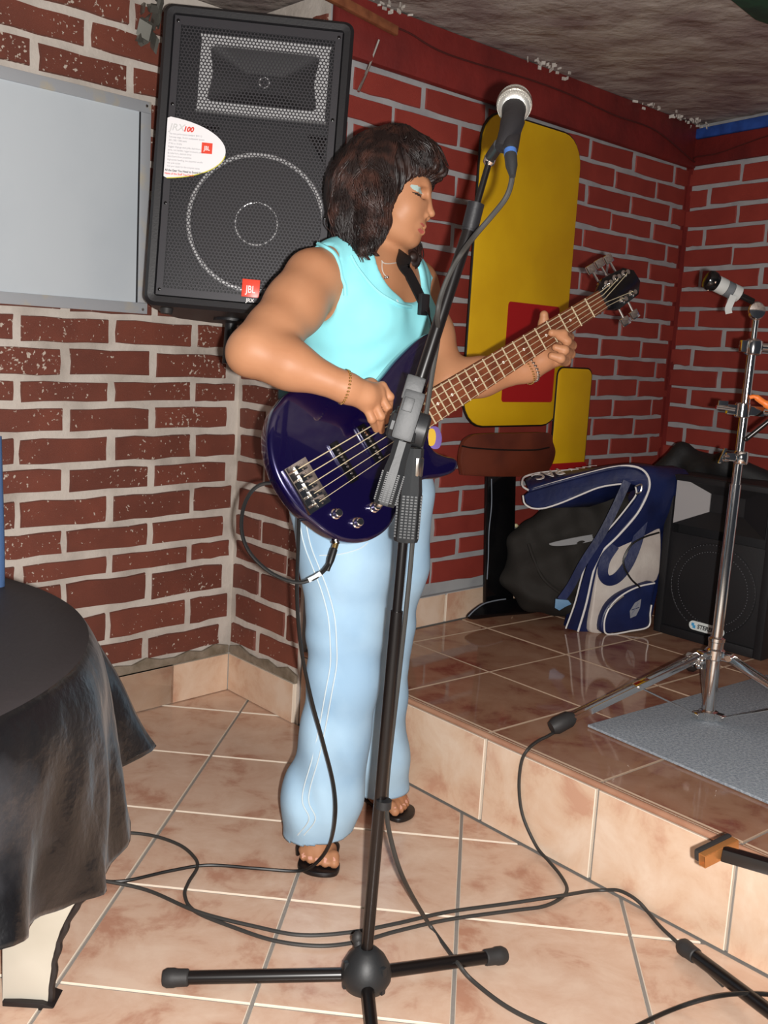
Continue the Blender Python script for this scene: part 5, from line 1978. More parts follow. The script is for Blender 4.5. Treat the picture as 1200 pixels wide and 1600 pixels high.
# blue tubular chair just inside the left edge
M['blue_tube'] = new_mat('blue_tube', '#466088', 0.3, metal=0.4)
M['seat_blue'] = new_mat('seat_blue', '#2a3550', 0.7)
p1 = FZ(-14, 1565, 0.0); p1 = A_([p1[0], p1[1], 0])
cdir = unit(A_([TC[0] - p1[0] + 0.05, TC[1] - p1[1], 0])); cside = unit(A_([-0.75, 0.66, 0])); cdir = unit(cdir - cside * (cdir @ cside))
p2 = p1 + cside * 0.40
chair = thing('tube_chair', 'blue tubular metal chair at the far left behind the table', 'chair', (p1 + p2) / 2)
def post(p):
    q = W(-3, 780, p1[1]) - p1; q = A_([0.012, 0, 0]) if True else q
    return [p, p + Z * 0.45 + q * 0.5, p + Z * 0.72 + q, p + Z * 0.95 + q * 0.6]
for p in (p1, p2):
    b = B(); b.tube(spline(post(p), 6), 0.0115, 12); obj('post', b, 'blue_tube', chair)
    b = B(); b.tube([p + cdir * 0.36, p + cdir * 0.36 + Z * 0.44], 0.0115, 12); obj('leg', b, 'blue_tube', chair)
b = B(); b.prism([p1 + Z * 0.44, p2 + Z * 0.44, p2 + cdir * 0.40 + Z * 0.44, p1 + cdir * 0.40 + Z * 0.44], Z * 0.035, 0.012)
obj('seat', b, 'seat_blue', chair)
b = B(); b.prism([p1 + cside * 0.02 + Z * 0.66, p2 - cside * 0.02 + Z * 0.66, p2 - cside * 0.02 + Z * 0.86, p1 + cside * 0.02 + Z * 0.86], cdir * 0.02, 0.006)
obj('backrest', b, 'seat_blue', chair)


# ================================================================== ON THE STAGE
def slabp(pts, back, bev=0.004, name=None, mat=None, parent=None, angle=40):
    """outline given as (u, v, Y) pushed back by a vector"""
    b = B(); b.prism([W(*p) for p in pts], back, bev)
    return obj(name, b, mat, parent, angle=angle)


# ------------------------------------------------------------------ yellow board and stool panel leaning on the back wall (plain generic shapes)
M['yellow'] = new_mat('yellow', '#e0b312', 0.45, var=('#d6a70e', 6, 0.4, 0.7), bump=(60, 0.15, 0.001))
M['board_red'] = new_mat('board_red', '#a8171a', 0.45)
M['black_rim'] = new_mat('black_rim', '#15110d', 0.5)
ycut = thing('plywood_board', 'tall plain yellow painted plywood board with a red block on the brick wall', 'board', onC(820, 880, 0.05))


def rrect(s0, s1, z0, z1, r, off, n=6):
    out = []
    for cx_, cz_, a0 in ((s1 - r, z1 - r, 0), (s0 + r, z1 - r, 90), (s0 + r, z0 + r, 180), (s1 - r, z0 + r, 270)):
        for k in range(n + 1):
            t = math.radians(a0 + 90 * k / n)
            out.append(Cp(cx_ + r * math.cos(t), cz_ + r * math.sin(t), off))
    return out


def sz(u, v):
    p = onC(u, v, 0.05)
    return (p - K) @ dC, p[2]


s_l, s_r = sz(738, 400)[0], sz(892, 400)[0]
z_t, z_b = sz(815, 188)[1], sz(815, 664)[1]
b = B(); b.prism(rrect(s_l, s_r, z_b, z_t, 0.10, 0.045), nC * 0.014, 0.002)
yb = obj('panel', b, 'yellow', ycut)
b = B(); b.tube(rrect(s_l - 0.002, s_r + 0.002, z_b - 0.002, z_t + 0.002, 0.10, 0.052), 0.0042, 6, closed=True)
obj('black_edge', b, 'black_rim', ycut)
rs0, rs1 = sz(786, 540)[0], sz(866, 540)[0]
b = B(); b.prism(rrect(rs0, rs1, sz(820, 628)[1], sz(820, 474)[1], 0.012, 0.0592), nC * 0.0012)
obj('red_block', b, 'board_red', ycut, smooth=False)
ls0, ls1 = sz(856, 700)[0], sz(908, 700)[0]
b = B(); b.prism(rrect(ls0, ls1, 0.43, sz(880, 575)[1], 0.03, 0.060), nC * 0.010, 0.002)
obj('lower_panel', b, 'yellow', ycut)
b = B(); b.tube(rrect(ls0 - 0.002, ls1 + 0.002, 0.428, sz(880, 575)[1] + 0.002, 0.03, 0.066), 0.0032, 6, closed=True)
obj('black_edge', b, 'black_rim', ycut)
b = B(); b.prism(rrect(ls0 - 0.03, ls1 + 0.01, 0.335, sz(880, 722)[1], 0.02, 0.064), nC * 0.010, 0.002)
obj('red_block', b, 'board_red', ycut)
b = B(); b.prism([Cp(ls0, STZ, 0.052), Cp(ls0 + 0.05, STZ, 0.052), Cp(ls0 + 0.05, 0.60, 0.052), Cp(ls0, 0.60, 0.052)], nC * 0.008)
obj('batten', b, 'wood_board', ycut, smooth=False)

M['stool_brown'] = new_mat('stool_brown', '#6b3220', 0.45, var=('#55261a', 7, 0.4, 0.65))
stl = thing('stool_cutout', 'flat brown and black painted stool cutout standing below the yellow board', 'cutout', onC(775, 950, 0.08))
ST = lambda u, v, off=0.078: onC(u, v, off)
seat = [(720, 690), (730, 681), (745, 677), (800, 676), (852, 676), (858, 690), (862, 705), (858, 722), (850, 736), (842, 742), (780, 744), (724, 742), (717, 738), (714, 715)]
b = B(); b.prism(smooth_closed([ST(u, v) for u, v in seat], 3), nC * 0.018, 0.003)
se = obj('seat', b, 'stool_brown', stl)
b = B(); b.tube(spline([ST(u, v, 0.0965) for u, v in ((722, 697), (740, 700), (790, 703), (835, 703), (858, 699))], 5), 0.0028, 6)
obj('seat_line', b, 'black_rim', se)
b = B(); b.prism([ST(u, v, 0.076) for u, v in ((757, 742), (801, 742), (797, 945), (754, 948))], nC * 0.016, 0.004)
po = obj('post', b, 'black_gloss', stl)
M['white_stroke'] = new_mat('white_stroke', '#7d8590', 0.4)
b = B(); b.tube(spline([ST(u, v, 0.0925) for u, v in ((768, 748), (768, 790), (764, 830), (763, 870), (761, 905))], 5), 0.0017, 6)  # highlight on the post, drawn as a pale line
obj('highlight_stroke', b, 'white_stroke', po)
b = B(); b.prism(smooth_closed([ST(u, v, 0.094) for u, v in ((728, 962), (740, 950), (757, 940), (785, 935), (815, 936), (835, 945), (842, 955), (820, 958), (775, 962), (735, 967))], 3), nC * 0.014, 0.003)
ft_ = obj('foot', b, 'black_gloss', stl)
b = B(); b.tube(spline([ST(u, v, 0.109) for u, v in ((732, 963), (742, 953), (757, 943), (776, 938), (790, 936))], 5), 0.0022, 6)  # highlight along the foot's rim, drawn as a pale line
obj('highlight_stroke', b, 'white_stroke', ft_)

# ------------------------------------------------------------------ black soft bag lying by the stool cutout
M['black_fabric'] = new_mat('black_fabric', '#2a2724', 0.8, spec=0.25, bump=(120, 0.4, 0.002))
M['lining'] = new_mat('lining', '#8f8f90', 0.7)
dq = 3.45
du_ = Field()
du_.ell(W(862, 908, dq), (0.155, 0.10, 0.125), None, 0.06)
du_.ell(W(835, 880, dq), (0.105, 0.085, 0.12), None, 0.06)
du_.ell(W(905, 880, dq + 0.04), (0.13, 0.10, 0.15), None, 0.06)
du_.chain([W(828, 850, dq), W(870, 812, dq + 0.02), W(925, 800, dq + 0.05), W(965, 800, dq + 0.06)], [0.045, 0.055, 0.055, 0.06], 0.05)
du_.cone(W(960, 800, dq + 0.06), 0.06, W(985, 900, dq + 0.10), 0.10, 0.05)
du_.half(FZ(860, 950, STZ + 0.004), -Z)
v, f = du_.mesh(h=0.008, disp=lambda x, y, z: (0.008 * np.sin(24 * x + 16 * z + 3 * np.sin(19 * z)) + 0.005 * np.sin(44 * z - 26 * x + 9 * y) + 0.003 * np.sin(80 * x + 30 * z)).astype(np.float32))
v = relax(v, f, 2, 0.5)
bg1 = thing('gig_bag', 'soft black bag slumped on the stage between stool cutout and blue bag', 'bag', FZ(860, 960, STZ))
raw_obj('shell', v, f, 'black_fabric', bg1)
lin = [onto(du_, W(908 + 50 * math.cos(t) , 841 - 9 * math.cos(t) + 8 * math.sin(t) * (1.0 if math.sin(t) > 0 else 0.35), 3.4), 0.013) for t in np.linspace(0, 2 * math.pi, 14, endpoint=False)]
b = B(); b.prism(smooth_closed(lin, 3), (0, 0.006, 0))
lo_ = obj('lining', b, 'lining', bg1); lo_['label'] = 'pale grey lining showing in the open slit'
b = B(); b.tube(spline([onto(du_, W(u, v_, 3.4), 0.003) for u, v_ in ((826, 850), (835, 875), (850, 905), (880, 930))], 5), 0.006, 6)
obj('seam', b, 'black_fabric', bg1)

# ------------------------------------------------------------------ blue sports bag with its top folded over
M['bag_blue'] = new_mat('bag_blue', '#18234f', 0.40, spec=0.5, var=('#121a3e', 9, 0.4, 0.65), bump=(26, 0.5, 0.004))
M['bag_cream'] = new_mat('bag_cream', '#cfc6bd', 0.5, var=('#b9aca4', 8, 0.4, 0.7), bump=(18, 0.7, 0.006))
M['piping'] = new_mat('piping', '#e6e2de', 0.4)
bag = thing('sports_bag', 'navy and cream sports bag with white piping, top folded over to one side', 'bag', FZ(945, 990, STZ))
fd_ = unit(A_([0.17, 0.09, 0]))
outer_ = [(903, 987), (916, 943), (928, 890), (940, 863), (966, 837), (996, 802), (1013, 768), (1014, 748), (1004, 734), (985, 728), (958, 730), (920, 739), (870, 753), (826, 766)]
inner_ = [(817, 774), (820, 787), (832, 794), (850, 794), (876, 786), (905, 774), (935, 762), (962, 757), (982, 756), (993, 760), (994, 772), (984, 787), (960, 817), (933, 847), (917, 877), (908, 905), (898, 943), (884, 982)]
b = B(); b.prism([W(u, v_, 3.325) for u, v_ in outer_ + inner_], fd_ * 0.19, 0.008, 2)
obj('gusset', b, 'bag_blue', bag, angle=50)
b = B(); b.tube(spline([W(u, v_, 3.322) for u, v_ in outer_], 6), 0.0036, 6)
obj('piping', b, 'piping', bag)
b = B(); b.tube(spline([W(u, v_, 3.322) for u, v_ in inner_[:9]], 6), 0.0028, 6)
obj('piping', b, 'piping', bag)
b = B(); b.tube(spline([W(u, v_, 3.322) for u, v_ in inner_[9:]], 6), 0.0028, 6)
obj('piping', b, 'piping', bag)
# the folded top seen from above
flap = [(826, 766, 3.315), (817, 758, 3.34), (818, 749, 3.38), (830, 741, 3.42), (860, 737, 3.45), (910, 733, 3.46), (960, 727, 3.47), (1000, 724, 3.47), (1035, 730, 3.46), (1044, 737, 3.44), (1014, 745, 3.33), (1004, 734, 3.325), (985, 728, 3.32), (958, 730, 3.318), (920, 739, 3.317), (870, 753, 3.316)]
b = B()
top_f = [W(*p) for p in flap]
cc_ = sum(top_f) / len(top_f)
nn = len(top_f)
# fan of quads between front and back edges keeps the sheet smooth
fr = spline([W(u, v_, y_) for u, v_, y_ in [(826, 766, 3.315), (870, 753, 3.316), (920, 739, 3.317), (958, 730, 3.318), (985, 728, 3.320), (1004, 734, 3.325), (1014, 748, 3.330)]], 5)
bk = spline([W(u, v_, y_) for u, v_, y_ in [(820, 748, 3.40), (850, 738, 3.45), (905, 733, 3.47), (955, 727, 3.47), (995, 724, 3.47), (1030, 729, 3.46), (1046, 740, 3.42)]], 5)
vs_, fs = [], []
for i in range(len(fr)):
    for k in range(4):
        t = k / 3
        p = fr[i] * (1 - t) + bk[i] * t
        vs_.append(p + Z * 0.004 * math.sin(math.pi * t))
m_ = len(fr)
for i in range(m_ - 1):
    for k in range(3):
        fs.append((i * 4 + k, i * 4 + k + 1, i * 4 + 5 + k, i * 4 + 4 + k))
b.add(vs_, fs)
fl_ = obj('flap', b, 'bag_blue', bag)
fl_.modifiers.new('thickness', 'SOLIDIFY').thickness = 0.010
b = B(); b.tube(spline([W(826, 766, 3.318), W(817, 760, 3.34), W(816, 752, 3.37), W(822, 744, 3.41), W(850, 738, 3.45), W(900, 734, 3.462)], 5), 0.0034, 6)
obj('piping', b, 'piping', fl_)
# lettering on the flap, upside down as the top is folded over
fi = lambda u: min(range(len(fr)), key=lambda q: abs(pix(fr[q])[0] - u))


def pix(p):
    q = np.asarray(p) - CAM
    w = q @ fw
    return 600 + FPX * (q @ cr) / w, 800 - FPX * (q @ cu) / w


i0_, i1_ = fi(888), fi(850)
fpt = lambda i, t: fr[i] * (1 - t) + bk[i] * t
ax_ = unit(fpt(i1_, 0.5) - fpt(i0_, 0.5))
upv = fr[i0_] - bk[i0_]
upv = unit(upv - ax_ * (upv @ ax_))
nrm_ = np.cross(ax_, upv)
text_mesh('lettering', 'PAC', 0.135, fpt(i0_, 0.84) + nrm_ * 0.012, ax_, upv, 'piping', fl_, extrude=0.0010, bold=0.0016, shear=0.2, sx=0.40)
b = B(); b.tube(spline([fpt(fi(896 + 5 * i), 0.45 + (0.16 if i % 2 else -0.12)) + nrm_ * 0.0125 for i in range(9)], 4), 0.0011, 5)
obj('script_lettering', b, 'piping', fl_)
# front panel, pockets
PY = lambda u: 3.322 + 0.085 * (u - 903) / 115
q3 = lambda pts, dy: [W(u, v_, PY(u) + dy) for u, v_ in pts]
pan = [(904, 987), (917, 943), (929, 890), (941, 863), (967, 837), (997, 802), (1014, 768), (1016, 747), (1046, 740), (1042, 790), (1036, 850), (1030, 915), (1015, 982), (946, 990)]
b = B(); b.prism(q3(pan, 0.0), A_([-0.04, 0.075, 0]), 0.004)
obj('front_panel', b, 'bag_blue', bag, angle=50)
cre = [(922, 984), (926, 950), (932, 905), (938, 876), (952, 856), (984, 838), (1000, 829), (1028, 824), (1033, 834), (1033, 870), (1027, 906), (1000, 922), (968, 938), (950, 958), (941, 990), (930, 990)]
b = B(); b.prism(smooth_closed(q3(cre, -0.020), 3), A_([-0.012, 0.024, 0]), 0.006)
obj('cream_pocket', b, 'bag_cream', bag, angle=50)
poc = [(944, 990), (940, 972), (948, 950), (962, 934), (980, 923), (1000, 915), (1023, 910), (1021, 935), (1016, 960), (1013, 980), (985, 986)]
b = B(); b.prism(smooth_closed(q3(poc, -0.045), 3), A_([-0.015, 0.030, 0]), 0.008)
pk_ = obj('lower_pocket', b, 'bag_blue', bag, angle=50)
b = B(); b.tube(spline(q3([(1023, 911), (1000, 916), (978, 926), (960, 940), (948, 958), (944, 978), (950, 991), (985, 986), (1013, 979), (1016, 958), (1018, 945)], -0.046), 6), 0.0028, 6)
obj('piping', b, 'piping', pk_)
b = B(); b.prism(q3([(984, 955), (992, 942), (1002, 936), (1000, 950), (994, 962), (985, 966)], -0.0475), A_([0, 0.002, 0]))
M['emblem'] = new_mat('emblem', '#8a8b92', 0.5)
obj('emblem', b, 'emblem', pk_, smooth=False)
b = B(); b.tube(q3([(986, 962), (998, 941)], -0.0490), 0.0014, 5); b.tube(q3([(987, 953), (999, 949)], -0.0490), 0.0012, 5)
o = obj('emblem_lines', b, 'bag_blue', pk_); o['kind'] = 'stuff'
b = B(); b.tube(spline(q3([(952, 951), (958, 944), (966, 937), (974, 931)], -0.047), 4), 0.004, 6)
obj('zip', b, 'steel', pk_)


def ribbon(pts, w, t, name, mat, parent):
    P = spline(pts, 6)
    b = B(); vs_, fs = [], []
    for i, p in enumerate(P):
        tg = unit(P[min(i + 1, len(P) - 1)] - P[max(i - 1, 0)])
        sd = unit(np.cross(tg, fw)); nr = np.cross(sd, tg)
        for a, c in ((1, 1), (1, -1), (-1, -1), (-1, 1)):
            vs_.append(p + sd * a * w / 2 + nr * c * t / 2)
    n_ = len(P)
    for i in range(n_ - 1):
        for k in range(4):
            fs.append((i * 4 + k, i * 4 + (k + 1) % 4, i * 4 + 4 + (k + 1) % 4, i * 4 + 4 + k))
    fs += [(0, 1, 2, 3), (4 * n_ - 1, 4 * n_ - 2, 4 * n_ - 3, 4 * n_ - 4)]
    b.add(vs_, fs)
    return obj(name, b, mat, parent)


ribbon(q3([(1004, 812), (995, 848), (982, 880), (965, 902), (950, 907), (942, 896), (946, 874), (960, 852)], -0.034), 0.034, 0.004, 'shoulder_strap', 'bag_blue', bag)
ribbon([W(980, 752, 3.305), W(958, 800, 3.30), W(938, 838, 3.29), (W(912, 878, 3.27)), W(892, 915, 3.24), W(876, 938, 3.22)], 0.026, 0.004, 'long_strap', 'bag_blue', bag)
M['pale_blue'] = new_mat('pale_blue', '#5f86a8', 0.6)
b = B(); b.prism([W(u, v_, 3.215) for u, v_ in ((868, 936), (888, 938), (893, 944), (884, 948), (874, 954), (867, 950))], A_([0, 0.008, 0]), 0.001)
obj('strap_end', b, 'pale_blue', bag)
b = B(); b.tube(spline(q3([(1030, 832), (1005, 840), (985, 853), (974, 878), (984, 902), (1000, 918)], -0.048), 5), 0.0032, 6)
obj('cord', b, 'cable_black', bag)
b = B(); b.tube(spline([W(993, 760, 3.31), W(1002, 757, 3.315), W(1001, 768, 3.315), W(994, 772, 3.31)], 4), 0.003, 6)
obj('zip_pull', b, 'steel', bag)

# ------------------------------------------------------------------ second loudspeaker standing on the stage
M['spk_black'] = new_mat('spk_black', '#151417', 0.6, bump=(160, 0.3, 0.001))
fa, fb_ = FZ(1020, 985, STZ), FZ(1188, 1033, STZ)
tx = unit(fb_ - fa); tn = A_([tx[1], -tx[0], 0])
if tn @ (CAM - fa) < 0:
    tn = -tn
TW, TH, TD = np.linalg.norm(fb_ - fa), 0.535, 0.30
TP = lambda x, z, o=0.0: fa + tx * x + Z * z + tn * o          # x along the front, z up, o out of the front
sp2 = thing('stage_speaker', 'black loudspeaker with horn flare coloured lit on one side, standing on stage behind chrome stand', 'speaker', TP(TW / 2, 0, -0.15))
fr_ = lambda x0, x1, z0, z1, o: [TP(x0, z0, o), TP(x1, z0, o), TP(x1, z1, o), TP(x0, z1, o)]
b = B()
b.prism(fr_(0, TW, 0.0, TH, -0.05), -tn * (TD - 0.05), 0.006)
b.prism(fr_(0, 0.028, 0.0, TH, 0.0), -tn * 0.05, 0.004)
b.prism(fr_(TW - 0.028, TW, 0.0, TH, 0.0), -tn * 0.05, 0.004)
b.prism(fr_(0.028, TW - 0.028, 0.0, 0.030, 0.0), -tn * 0.05, 0.003)
b.prism(fr_(0.028, TW - 0.028, TH - 0.018, TH, 0.0), -tn * 0.05, 0.003)
obj('cabinet', b, 'spk_black', sp2)
b = B(); b.prism(fr_(0.028, TW - 0.028, 0.030, 0.345, -0.010), -tn * 0.006, 0.001)
gl = obj('grille', b, 'spk_black', sp2)
px2 = lambda u, v_, o=0.0: PL(u, v_, fa + tn * o, tn)
M['flare'] = new_mat('flare', '#8f8b8b', 0.5)
w_l = [px2(1061, 742, -0.004), px2(1053, 817, -0.004)]
lx0 = (w_l[0] - fa) @ tx
hz0, hz1 = (w_l[1] - fa)[2] , (w_l[0] - fa)[2]
def wedge(x_out, x_in, mat, name):
    b = B()
    p = [TP(x_out, hz0, -0.002), TP(x_out, hz1, -0.002), TP(x_in, (hz0 + hz1) / 2 + 0.030, -0.045), TP(x_in, (hz0 + hz1) / 2 - 0.030, -0.045)]
    b.prism(p, -tn * 0.004)
    return obj(name, b, mat, sp2, smooth=False)
wedge(0.034, 0.135, 'flare', 'horn_flare')  # left side of the horn, coloured grey as lit
wedge(TW - 0.034, TW - 0.135, 'spk_black', 'horn_flare')  # right side black, its shade put into the colour
for z0_, z1_ in ((hz1, (hz0 + hz1) / 2 + 0.030), (hz0, (hz0 + hz1) / 2 - 0.030)):
    b = B(); b.prism([TP(0.034, z0_, -0.002), TP(TW - 0.034, z0_, -0.002), TP(TW - 0.135, z1_, -0.045), TP(0.135, z1_, -0.045)], -tn * 0.003)
    obj('horn_lip', b, 'spk_black', sp2, smooth=False)
b = B(); b.prism(fr_(0.030, TW - 0.030, hz1 + 0.002, TH - 0.018, -0.004), -tn * 0.02)
obj('top_panel', b, 'spk_black', sp2, smooth=False)
M['dots'] = new_mat('dots', '#55545a', 0.5)
cz_ = 0.185
for r_ in (0.150, 0.125):
    b = B()
    for k in range(80):
        t = 2 * math.pi * k / 80
        b.ball(TP(TW / 2 + r_ * math.cos(t), cz_ + r_ * math.sin(t) * 0.95, -0.009), 0.0016, 5)
    o = obj('grille_dots', b, 'dots', gl); o['kind'] = 'stuff'
b = B(); b.tube([TP(TW / 2 + 0.152 * math.cos(t), cz_ + 0.146 * math.sin(t), -0.0095) for t in np.linspace(0, 2 * math.pi, 48, endpoint=False)], 0.0022, 6, closed=True)
obj('woofer_ring', b, 'spk_black', gl)
M['label_white'] = new_mat('label_white', '#dfe5e2', 0.5)
l0, l1 = px2(1078, 975, -0.008), px2(1136, 989, -0.008)
lxa, lza = (l0 - fa) @ tx, (l0 - fa)[2]
LW_ = 0.125
pill = []
for cx2, a0 in ((lxa + LW_ - 0.013, -90), (lxa + 0.013, 90)):
    for k in range(9):
        t = math.radians(a0 + 180 * k / 8)
        pill.append(TP(cx2 + 0.015 * math.cos(t), lza + 0.015 * math.sin(t), -0.008))
b = B(); b.prism(pill, tn * 0.003, 0.0006)
lb = obj('badge', b, 'label_white', sp2, smooth=False); lb['label'] = 'white rounded badge with black lettering'
text_mesh('badge_lettering', 'STEREN', 0.019, TP(lxa + 0.029, lza - 0.0068, -0.0046), tx, Z, 'text_dark', lb, extrude=0.0003, bold=0.0006, shear=0.15, sx=0.98)
M['icon_blue'] = new_mat('icon_blue', '#4aa3d8', 0.5)
b = B(); b.prism([TP(lxa + x, lza + z, -0.0046) for x, z in ((0.008, 0.008), (0.018, 0.008), (0.018, 0.001), (0.023, 0.001), (0.023, -0.009), (0.013, -0.009), (0.013, -0.002), (0.008, -0.002))], tn * 0.0006)
obj('badge_icon', b, 'icon_blue', lb, smooth=False)
b = B(); b.lathe(TP(TW * 0.80, hz1 - 0.06, -0.030), tn, [(0.008, 0), (0.008, 0.004), (0.004, 0.007)], 12)
obj('tweeter_cap', b, 'flare', sp2)

# black cover thrown over the back of that speaker
M['cover'] = new_mat('cover', '#111113', 0.7, bump=(60, 0.5, 0.003))
cvf = Field()
cvf.cone(W(1030, 748, 3.62), 0.05, W(1066, 706, 3.60), 0.030, 0.03)
cvf.cone(W(1066, 706, 3.60), 0.028, W(1098, 735, 3.55), 0.050, 0.03)
cvf.cone(W(1098, 735, 3.55), 0.050, W(1135, 728, 3.45), 0.040, 0.04)
cvf.cone(W(1135, 728, 3.45), 0.040, W(1210, 760, 3.38), 0.040, 0.04)
cvf.ell(W(1110, 850, 3.56), (0.19, 0.05, 0.25), [unit(tx), -tn, Z], 0.06)
v, f = cvf.mesh(h=0.009)
v = relax(v, f, 2, 0.5)
cv = raw_obj('black_cover', v, f, 'cover')
tag(cv, 'rumpled black cover heaped behind the loudspeaker on the stage', 'cover')

# small cream plug by the stool post
M['cream'] = new_mat('cream', '#d9cfa2', 0.5)
b = B(); b.ball(onC(812, 826, 0.06), (0.014, 0.010, 0.012), 10); b.ball(onC(806, 821, 0.06), (0.008, 0.008, 0.007), 8); b.ball(onC(817, 821, 0.06), (0.008, 0.008, 0.007), 8)
b.tube([onC(812, 838, 0.055), onC(812, 828, 0.06)], 0.009, 8)
tag(obj('wall_plug', b, 'cream'), 'small cream coloured plug on the wall by the stool post', 'plug')

# ------------------------------------------------------------------ grey carpet
M['carpet'] = new_mat('carpet', '#b2bac2', 0.95, spec=0.1, var=('#8b949e', 150, 0.35, 0.65), bump=(420, 1.0, 0.004))
k0_, k1_, k2_ = FZ(918, 1137, STZ), FZ(1200, 1258, STZ), FZ(1190, 1060, STZ)
e1, e2 = unit(k1_ - k0_), unit(k2_ - k0_)
b = B(); b.prism([p + Z * 0.0015 for p in (k0_, k0_ + e1 * 0.85, k0_ + e1 * 0.85 + e2 * 0.80, k0_ + e2 * 0.80)], Z * 0.007, 0.002)
tag(obj('carpet', b, 'carpet'), 'blue grey carpet mat lying on the stage tiles under the chrome stand', 'carpet')

# ------------------------------------------------------------------ chrome tripod stand
CB = FZ(1106, 1124, STZ + 0.009)
cy = CB[1]
cst = thing('cymbal_stand', 'chrome tripod drum stand on grey carpet at the right of the stage', 'stand', CB)
hubp = W(1117, 1022, cy + 0.008)
topp = W(1181, 500, cy + 0.02)
ca = unit(topp - hubp)
b = B(); b.tube([CB + Z * 0.004, hubp], 0.0160, 20)
obj('base_tube', b, 'chrome', cst)
b = B(); b.lathe(CB, unit(hubp - CB), [(0.022, 0.0), (0.024, 0.004), (0.024, 0.022), (0.017, 0.026)], 20)
for th in (199.5, 319.5, 79.5):
    d_ = ang(math.radians(th))
    b.box(CB + Z * 0.014 + d_ * 0.028, (0.024, 0.020, 0.018), [d_, np.cross(Z, d_), Z], 0.003)
    b.lathe(CB + Z * 0.014 + d_ * 0.034 - np.cross(Z, d_) * 0.013, np.cross(Z, d_), [(0.007, 0), (0.007, 0.026)], 12)
obj('bottom_collar', b, 'chrome', cst)
b = B(); b.lathe(hubp - ca * 0.014, ca, [(0.019, 0.0), (0.024, 0.003), (0.024, 0.026), (0.019, 0.030), (0.019, 0.046), (0.021, 0.048), (0.021, 0.056), (0.015, 0.060)], 20)
for th in (199.5, 319.5, 79.5):
    d_ = ang(math.radians(th))
    b.box(hubp + d_ * 0.030, (0.028, 0.022, 0.020), [d_, np.cross(Z, d_), Z], 0.003)
    b.lathe(hubp + d_ * 0.040 - np.cross(Z, d_) * 0.014, np.cross(Z, d_), [(0.008, 0), (0.008, 0.028)], 12)
b.ball(W(1097, 1032, cy - 0.02), 0.011, 10); b.ball(W(1092, 1040, cy - 0.025), 0.009, 10)
obj('hub', b, 'chrome', cst)
for th, ln in ((199.5, 0.437), (319.5, 0.44), (79.5, 0.44)):
    d_ = ang(math.radians(th)); sd = np.cross(Z, d_)
    s_ = hubp + d_ * 0.038
    e_ = A_([CB[0], CB[1], STZ + 0.021]) + d_ * ln
    L_ = np.linalg.norm(e_ - s_); t_ = unit(e_ - s_); up2 = np.cross(sd, t_)
    b = B()
    for o_ in (-0.011, 0.011):
        b.box((s_ + e_) / 2 + sd * o_, (L_, 0.0025, 0.016), [t_, sd, up2], 0.0008)
    b.box(s_ + (e_ - s_) * 0.42, (0.040, 0.024, 0.014), [t_, sd, up2], 0.002)
    lg = obj('leg', b, 'chrome', cst)
    m_ = s_ + (e_ - s_) * 0.45
    c_ = CB + Z * 0.014 + d_ * 0.036
    b = B(); b.box((m_ + c_) / 2, (np.linalg.norm(m_ - c_), 0.016, 0.004), [unit(m_ - c_), sd, np.cross(unit(m_ - c_), sd)], 0.001)
    b.lathe(m_ - sd * 0.016, sd, [(0.006, 0), (0.006, 0.032)], 10)
    obj('brace', b, 'chrome', lg)
    b = B(); b.tube([e_ - t_ * 0.055 , e_ - t_ * 0.04, e_ - t_ * 0.004, e_ + t_ * 0.010], [0.012, 0.0200, 0.0215, 0.016], 10)
    obj('rubber_foot', b, 'rubber', lg)
b = B(); b.tube([hubp, hubp + (topp - hubp) * 0.52], 0.0135, 20)
obj('lower_pole', b, 'chrome', cst)
b = B(); b.tube([hubp + (topp - hubp) * 0.50, hubp + (topp - hubp) * 0.93], 0.0108, 18)
obj('upper_pole', b, 'chrome', cst)
b = B(); b.tube([hubp + (topp - hubp) * 0.92, topp + ca * 0.01], 0.0072, 16)
obj('top_rod', b, 'chrome', cst)
# clamp halfway, with bolts
hl_c = W(1158, 715, cy + 0.014)
xa = unit(np.cross(fw, ca))
b = B(); b.lathe(hl_c, ca, [(0.0150, -0.016), (0.0175, -0.013), (0.0175, 0.013), (0.0150, 0.016)], 18)
b.box(hl_c - xa * 0.024, (0.030, 0.014, 0.020), [xa, np.cross(ca, xa), ca], 0.003)
obj('memory_clamp', b, 'chrome', cst)
b = B(); b.lathe(W(1136, 716, cy + 0.004), -xa, [(0.008, -0.004), (0.010, 0.002), (0.010, 0.008), (0.006, 0.012)], 10)
b.box(W(1129, 712, cy + 0.004), (0.008, 0.008, 0.040), [xa, np.cross(ca, xa), unit(ca + xa * 0.3)], 0.003)
obj('wing_bolt', b, 'chrome', cst)
r_c = W(1160, 641, cy + 0.017)
b = B(); b.lathe(r_c, ca, [(0.015, -0.018), (0.0185, -0.015), (0.0185, 0.015), (0.015, 0.018)], 18)
b.box(r_c - xa * 0.026, (0.026, 0.016, 0.024), [xa, np.cross(ca, xa), ca], 0.003)
b.box(r_c + xa * 0.032, (0.040, 0.016, 0.024), [xa, np.cross(ca, xa), ca], 0.003)
b.tube([r_c + xa * 0.05, r_c + xa * 0.16], 0.010, 12)
obj('ring_clamp', b, 'chrome', cst)
b = B(); b.tube([W(1148, 640, cy - 0.012), W(1119, 636, cy - 0.012)], 0.0052, 10)
b.box(W(1130, 630, cy - 0.010), (0.024, 0.005, 0.012), [xa, np.cross(ca, xa), ca], 0.002)
obj('wing_bolt', b, 'chrome', cst)
b = B(); b.tube([W(1165, 687, cy - 0.014), W(1205, 655, cy - 0.03), W(1250, 620, cy - 0.04)], 0.0062, 10); b.ball(W(1165, 686, cy - 0.018), 0.006, 10)
obj('cross_rod', b, 'black_tube', cst)
t_c = W(1177, 542, cy + 0.018)
